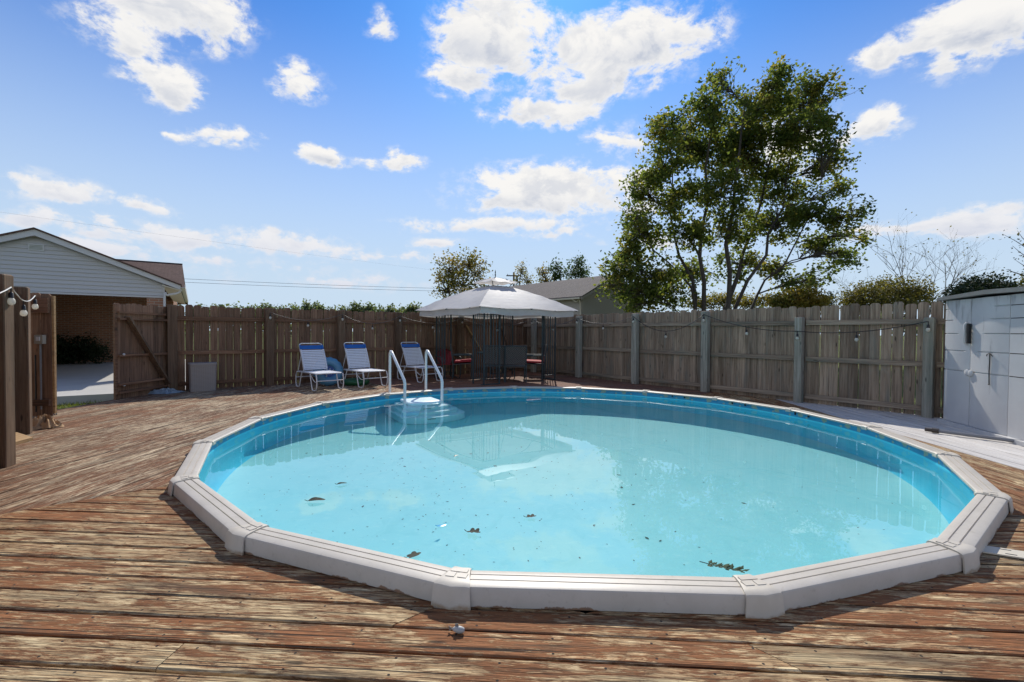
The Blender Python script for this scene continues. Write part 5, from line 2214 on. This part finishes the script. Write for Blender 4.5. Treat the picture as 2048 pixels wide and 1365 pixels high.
# twigs of a tree reaching in from the right
g = np.random.default_rng(5)
segs = []
tb_ = Vector((at(2140, 640, 12).x, 12.0, GZ))
root = thing('leafy_branch_tree', 'sparse tree whose twigs reach in at the right photo edge', 'tree', tb_)
cen = []
for (px, py) in ((2008, 470), (2025, 492), (2012, 540), (2035, 462), (2030, 520), (2045, 548)):
    e = at(px, py, 12) - tb_
    p = grow(g, (0, 0, 2.2 + g.uniform(0, 1)), e, 0, 0, .03, 8)
    segs.append((p, .03, .003, 5))
    for q in p[4:]:
        cen += [list(q + Vector((g.normal(0, .07), g.normal(0, .07), g.normal(0, .06)))) for _ in range(4)]
segs.append(([Vector((0, 0, 0)), Vector((.02, 0, 1.5)), Vector((0, 0, 3.4))], .09, .05, 7))
twig_mesh(segs, 'trunk', MAT['bark'], root)
leaf_cloud('crown', cen, 1, (.03,) * 3, .06, MAT['leaf_olive'], root, 9)

# far tree line
g = np.random.default_rng(14)
FARPX = [350, 395, 428, 470, 500, 533, 562, 588, 615, 640, 668, 690, 712, 737, 760, 785, 808, 826]
ORD = ['first', 'second', 'third', 'fourth', 'fifth', 'sixth', 'seventh', 'eighth', 'ninth', 'tenth', 'eleventh', 'twelfth', 'thirteenth', 'fourteenth', 'fifteenth', 'sixteenth', 'seventeenth', 'eighteenth']
for i, px in enumerate(FARPX):
    Y = 120 + g.uniform(-8, 8)
    top = 605 + g.uniform(0, 9) + (4 if i % 4 == 2 else 0)
    rx = g.uniform(15, 26)
    bb_ = [bl(px, top + 10, rx * .55, 10, Y), bl(px - rx * .35, top + 18, rx * .6, 9, Y), bl(px + rx * .35, top + 19, rx * .6, 9, Y), bl(px, top + 28, rx * 1.1, 9, Y)]
    base = Vector((at(px, 640, Y).x, Y, GZ))
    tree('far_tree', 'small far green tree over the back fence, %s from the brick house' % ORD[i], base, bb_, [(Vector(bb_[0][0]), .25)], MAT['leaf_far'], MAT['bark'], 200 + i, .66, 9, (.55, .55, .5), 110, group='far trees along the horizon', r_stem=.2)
# far wood that closes the horizon
cs = []
for k in range(2600):
    a = g.uniform(-1.15, 1.15)
    d = g.uniform(170, 200)
    x, y = d * math.sin(a), d * math.cos(a)
    hgt = 6.2 + 1.8 * math.sin(a * 31) + 1.2 * math.sin(a * 77 + 1)
    cs.append((x, y, GZ + g.uniform(.3, 1) * hgt))
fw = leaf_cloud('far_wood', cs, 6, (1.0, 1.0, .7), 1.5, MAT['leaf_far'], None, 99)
stuff(fw)

# dark shrubs in the carport
for (px, py, lab, hh, rx) in ((165, 700, 'dark bushy shrub against the shaded brick wall, the wide one', 1.05, 1.15), (112, 705, 'dark narrow shrub at the left of the wide one by the brick wall', 1.1, .55)):
    c = PR + HN * 8.2
    d = ray(px, py)
    # where the sight line meets the wall plane
    t = (c - Vector((0, 0, EYE))).dot(HN) / d.dot(HN)
    p = Vector((0, 0, EYE)) + d * t
    bs = Vector((p.x, p.y, SLAB_Z))
    bb_ = [((p.x, p.y, SLAB_Z + hh * .55), (rx * .8, .4, hh * .5), 1), ((p.x + rx * .4, p.y, SLAB_Z + hh * .42), (rx * .55, .35, hh * .42), 1), ((p.x - rx * .4, p.y, SLAB_Z + hh * .42), (rx * .55, .35, hh * .42), 1)]
    tree('dark_shrub', lab, bs, bb_, [(Vector(bb_[0][0]), .03)], MAT['leaf_dark'], MAT['bark'], int(px), .08, 9, (.08,) * 3, 420, cat='shrub', r_stem=.05)

# ------------------------------------------------------------------ neighbour's house
NC = Vector((4.13, 28, 0))
NH = thing('tan_house', 'tan siding house with grey shingle roof behind the gazebo and the maple', 'house', NC, R(38))
EZ, NHW, PZ, NL = 3.52, 2.8, 4.90, 10.5
nsl = (PZ - EZ) / NHW
z = GZ
lap = .165
while z < PZ - .12:
    z1 = min(z + lap, PZ - .08)
    if z1 <= z + .02:
        break

    def xr(zz):
        return 0.0 if zz < EZ - .05 else (zz - EZ + .05) / nsl
    xa, xb = xr(z), xr(z1)
    mb = MB()
    mb.v += [(xa, -.02, z), (2 * NHW - xa, -.02, z), (2 * NHW - xb, -.004, z1), (xb, -.004, z1), (xa, .01, z), (2 * NHW - xa, .01, z), (2 * NHW - xb, .01, z1), (xb, .01, z1)]
    mb.f += [(0, 1, 2, 3), (4, 7, 6, 5), (0, 4, 5, 1), (1, 5, 6, 2), (2, 6, 7, 3), (3, 7, 4, 0)]
    if z > .9:
        mb.build('siding_board', MAT['siding_tan'], NH)
        if z < EZ - .1:
            MB().prism([(-.02, .01, z), (-.02, NL, z), (-.004, NL, z1), (-.004, .01, z1)], (-.02, 0, 0)).build('siding_board', MAT['siding_tan'], NH)
    z += lap
MB().box((NHW, NL / 2 + .012, (EZ + GZ) / 2), (2 * NHW - .03, NL - .02, EZ - GZ - .1)).build('house_body', MAT['siding_tan'], NH)
MB().prism([(.03, .012, EZ - .06), (2 * NHW - .03, .012, EZ - .06), (NHW, .012, PZ - .06)], (0, -.1, 0)).build('gable_wall', MAT['siding_tan'], NH)
for s in (-1, 1):
    ex = NHW + s * (NHW + .32)
    ez = EZ - nsl * .32
    mb = MB()
    mb.prism([(NHW, -.30, PZ + .05), (ex, -.30, ez + .05), (ex, NL, ez + .05), (NHW, NL, PZ + .05)], (0, 0, .06))
    mb.build('roof', MAT['shingle_grey'], NH)
    mb = MB()
    mb.prism([(NHW, -.285, PZ - .02), (ex, -.285, ez - .02), (ex, -.285, ez - .17), (NHW, -.285, PZ - .20)], (0, -.03, 0))
    mb.build('barge_board', MAT['siding_tan'], NH)
    MB().box((ex, NL / 2 - .15, ez - .06), (.10, NL, .10)).build('gutter', MAT['trim_cream'], NH)
    MB().prism([(NHW + s * (NHW - .01), -.28, EZ - .12), (ex, -.28, ez - .09), (ex, NL, ez - .09), (NHW + s * (NHW - .01), NL, EZ - .12)], (0, 0, .02)).build('soffit', MAT['siding_tan'], NH)
MB().tube(smooth_path([(-.32, .5, EZ - .25), (-.2, .3, EZ - .42), (-.05, .08, EZ - .55), (-.045, .08, GZ)], 4), .045, 8).build('downspout', MAT['trim_cream'], NH, 50)
wf = MB().box((-.02, 2.6, 2.65), (.06, 1.5, 1.0)).build('window', MAT['trim'], NH)
MB().box((-.055, 2.6, 2.65), (.02, 1.34, .86)).build('pane', simple('dark window glass', (.02, .022, .025), .08), wf)

# ------------------------------------------------------------------ utility pole and wires
UPY = 60
up_ = at(1027, 640, UPY)
UP = thing('utility_pole', 'wooden utility pole with crossarm far behind the gazebo', 'utility pole', (up_.x, UPY, GZ))
ptop = at(1027, 545, UPY).z
MB().tube([(0, 0, 0), (0, 0, ptop - GZ)], [.16, .12], 10).build('pole', MAT['bark_pale'], UP, 50)
MB().box((0, -.1, ptop - GZ - .45), (1.9, .12, .14)).build('crossarm', MAT['bark_pale'], UP)
for s in (-.8, .8):
    MB().lathe([(.05, 0), (.06, .08), (.03, .15)], 8, (s, -.1, ptop - GZ - .38)).build('insulator', MAT['trim'], UP)
for i, (pa, pb_) in enumerate((((-60, 534), (1027, 580)), ((-60, 542), (1027, 585)))):
    a = at(pa[0], pa[1], 42 + i)
    b = at(pb_[0], pb_[1], UPY)
    pth = sag(a, b, .35, 16)
    o0 = pth[0]
    w = MB().tube([p - o0 for p in pth], .016, 5).build('power_line', MAT['black'], None, 60, o0)
    tag(w, ('upper' if i == 0 else 'lower') + ' of the two thin power lines crossing above the back fence', 'power line')
for i, (pa, pb_) in enumerate((((-60, 412), (560, 492)), )):
    pth = sag(at(-60, 416, 30), at(1100, 566, 75), .3, 16)
    o0 = pth[0]
    w = MB().tube([p - o0 for p in pth], .004, 5).build('power_line', MAT['grey_tube'], None, 60, o0)
    tag(w, 'faint high power line sloping down over the brick house roof', 'power line')

# ------------------------------------------------------------------ leaves in and under the water


def float_leaf(px, py, L, Wd, rz, label, mat, lobes=0, curl=.010, name='floating_leaf', cat='leaf'):
    p = on(px, py, WZ)
    n = 28
    mb = MB()
    rim_ = []
    for i in range(n):
        a = 2 * math.pi * i / n
        k = 1.0
        if lobes:
            k = .62 + .38 * abs(math.cos(a * lobes / 2)) ** .8
        x, y = L * k * math.cos(a), Wd * k * math.sin(a)
        if not lobes:
            y *= (1 - .35 * math.cos(a))
        rim_.append((x, y, .004 + curl * (abs(y) / max(Wd, .001)) ** 2 + curl * .5 * max(0, x / L)))
    mb.v = [(0, 0, .008)] + rim_
    mb.f = [(0, 1 + i, 1 + (i + 1) % n) for i in range(n)]
    mb.tube([(-L * 1.0, 0, .006), (-L * 1.35, .005, .012)], .0022, 5)
    o = mb.build(name, mat, None, 40, (p.x, p.y, WZ + .003), (0, 0, rz), recalc=False)
    return tag(o, label, cat)


lb1 = simple('wet brown leaf', (.04, .042, .024), .85, 0, .35, 40)
lg1 = simple('wet green leaf', (.03, .06, .02), .85, 0, .5, 40)
float_leaf(633, 1004, .066, .032, R(5), 'broad brown leaf floating at the left half of the pool', lb1, 0, .016)
float_leaf(684, 970, .042, .017, R(20), 'small brown leaf floating just beyond the broad left one', lb1)
float_leaf(828, 1114, .046, .032, R(40), 'brown leaf floating closest to the front rim', lb1, 5)
float_leaf(947, 1068, .050, .038, R(-20), 'dark lobed leaf floating near the small blue scrap', lb1, 6, .02)
float_leaf(1062, 1036, .040, .028, R(10), 'dark curled leaf floating at the middle of the pool', lb1, 6)
float_leaf(913, 914, .030, .012, R(50), 'tiny pale leaf floating in the reflection of the gazebo', simple('pale leaf', (.35, .30, .18), .5), 0)
float_leaf(884, 1053, .034, .016, R(30), 'small blue plastic scrap floating in the pool', simple('blue scrap', (.02, .35, .62), .3), 0, .0, 'blue_scrap', 'plastic scrap')
# green leafy sprig
sp_ = on(1449, 1139, WZ)
rg = np.random.default_rng(8)
SPG = thing('floating_sprig', 'green leafy sprig floating by the front rim cap on the right', 'sprig', (sp_.x, sp_.y, WZ), R(-25))
mb = MB()
for i in range(34):
    t = i / 33
    a = rg.uniform(-1.0, 1.0) + (1.2 if i % 2 else -1.2)
    c = Vector((-.085 + .17 * t, 0, .012))
    L = rg.uniform(.03, .05)
    d = Vector((math.cos(a) * .6 + .4, math.sin(a), rg.uniform(-.1, .25))).normalized()
    w = d.cross(Vector((0, 0, 1))).normalized() * L * .26
    mb.add([c, c + d * L * .5 + w, c + d * L + Vector((0, 0, .006)), c + d * L * .5 - w], [(0, 1, 2, 3)])
mb.build('leaflets', lg1, SPG, recalc=False)
MB().tube([(-.13, .01, .012), (-.05, 0, .010), (.08, 0, .012)], .0025, 5).build('stem', MAT['bark'], SPG)

# sunk flakes on the floor of the pool
rg = np.random.default_rng(12)
mb = MB()
for i in range(640):
    r = 3.7 * math.sqrt(rg.uniform())
    a = rg.uniform(0, 6.28)
    if i < 460:
        # thicker where the photo shows them, in the left front half
        x, y = rg.normal(-1.3, 1.2), rg.normal(-1.0, 1.3)
        if math.hypot(x, y) > 3.7:
            continue
    else:
        x, y = r * math.cos(a), r * math.sin(a)
    s = rg.uniform(.003, .0095) * (2.4 if rg.uniform() < .06 else 1)
    b = rg.uniform(0, 6.28)
    d = Vector((math.cos(b), math.sin(b), 0)) * s * 1.4
    e = Vector((-math.sin(b), math.cos(b), 0)) * s * .7
    c = Vector((x, y, 0)) + PC + Vector((0, 0, FLOOR + .005))
    mb.add([c - d, c - e, c + d + Vector((0, 0, .003)), c + e], [(0, 1, 2, 3)])
fk = mb.build('sunk_debris', simple('sunk flakes', (.09, .12, .095), .8, 0, .4, 20), None, recalc=False)
stuff(fk)
RECEIVERS.append(fk)

# shadows through the water: real refraction of the sun at the surface
CAUSTIC = True
if CAUSTIC:
    water.cycles.is_caustics_caster = True
    for o in RECEIVERS:
        o.cycles.is_caustics_receiver = True
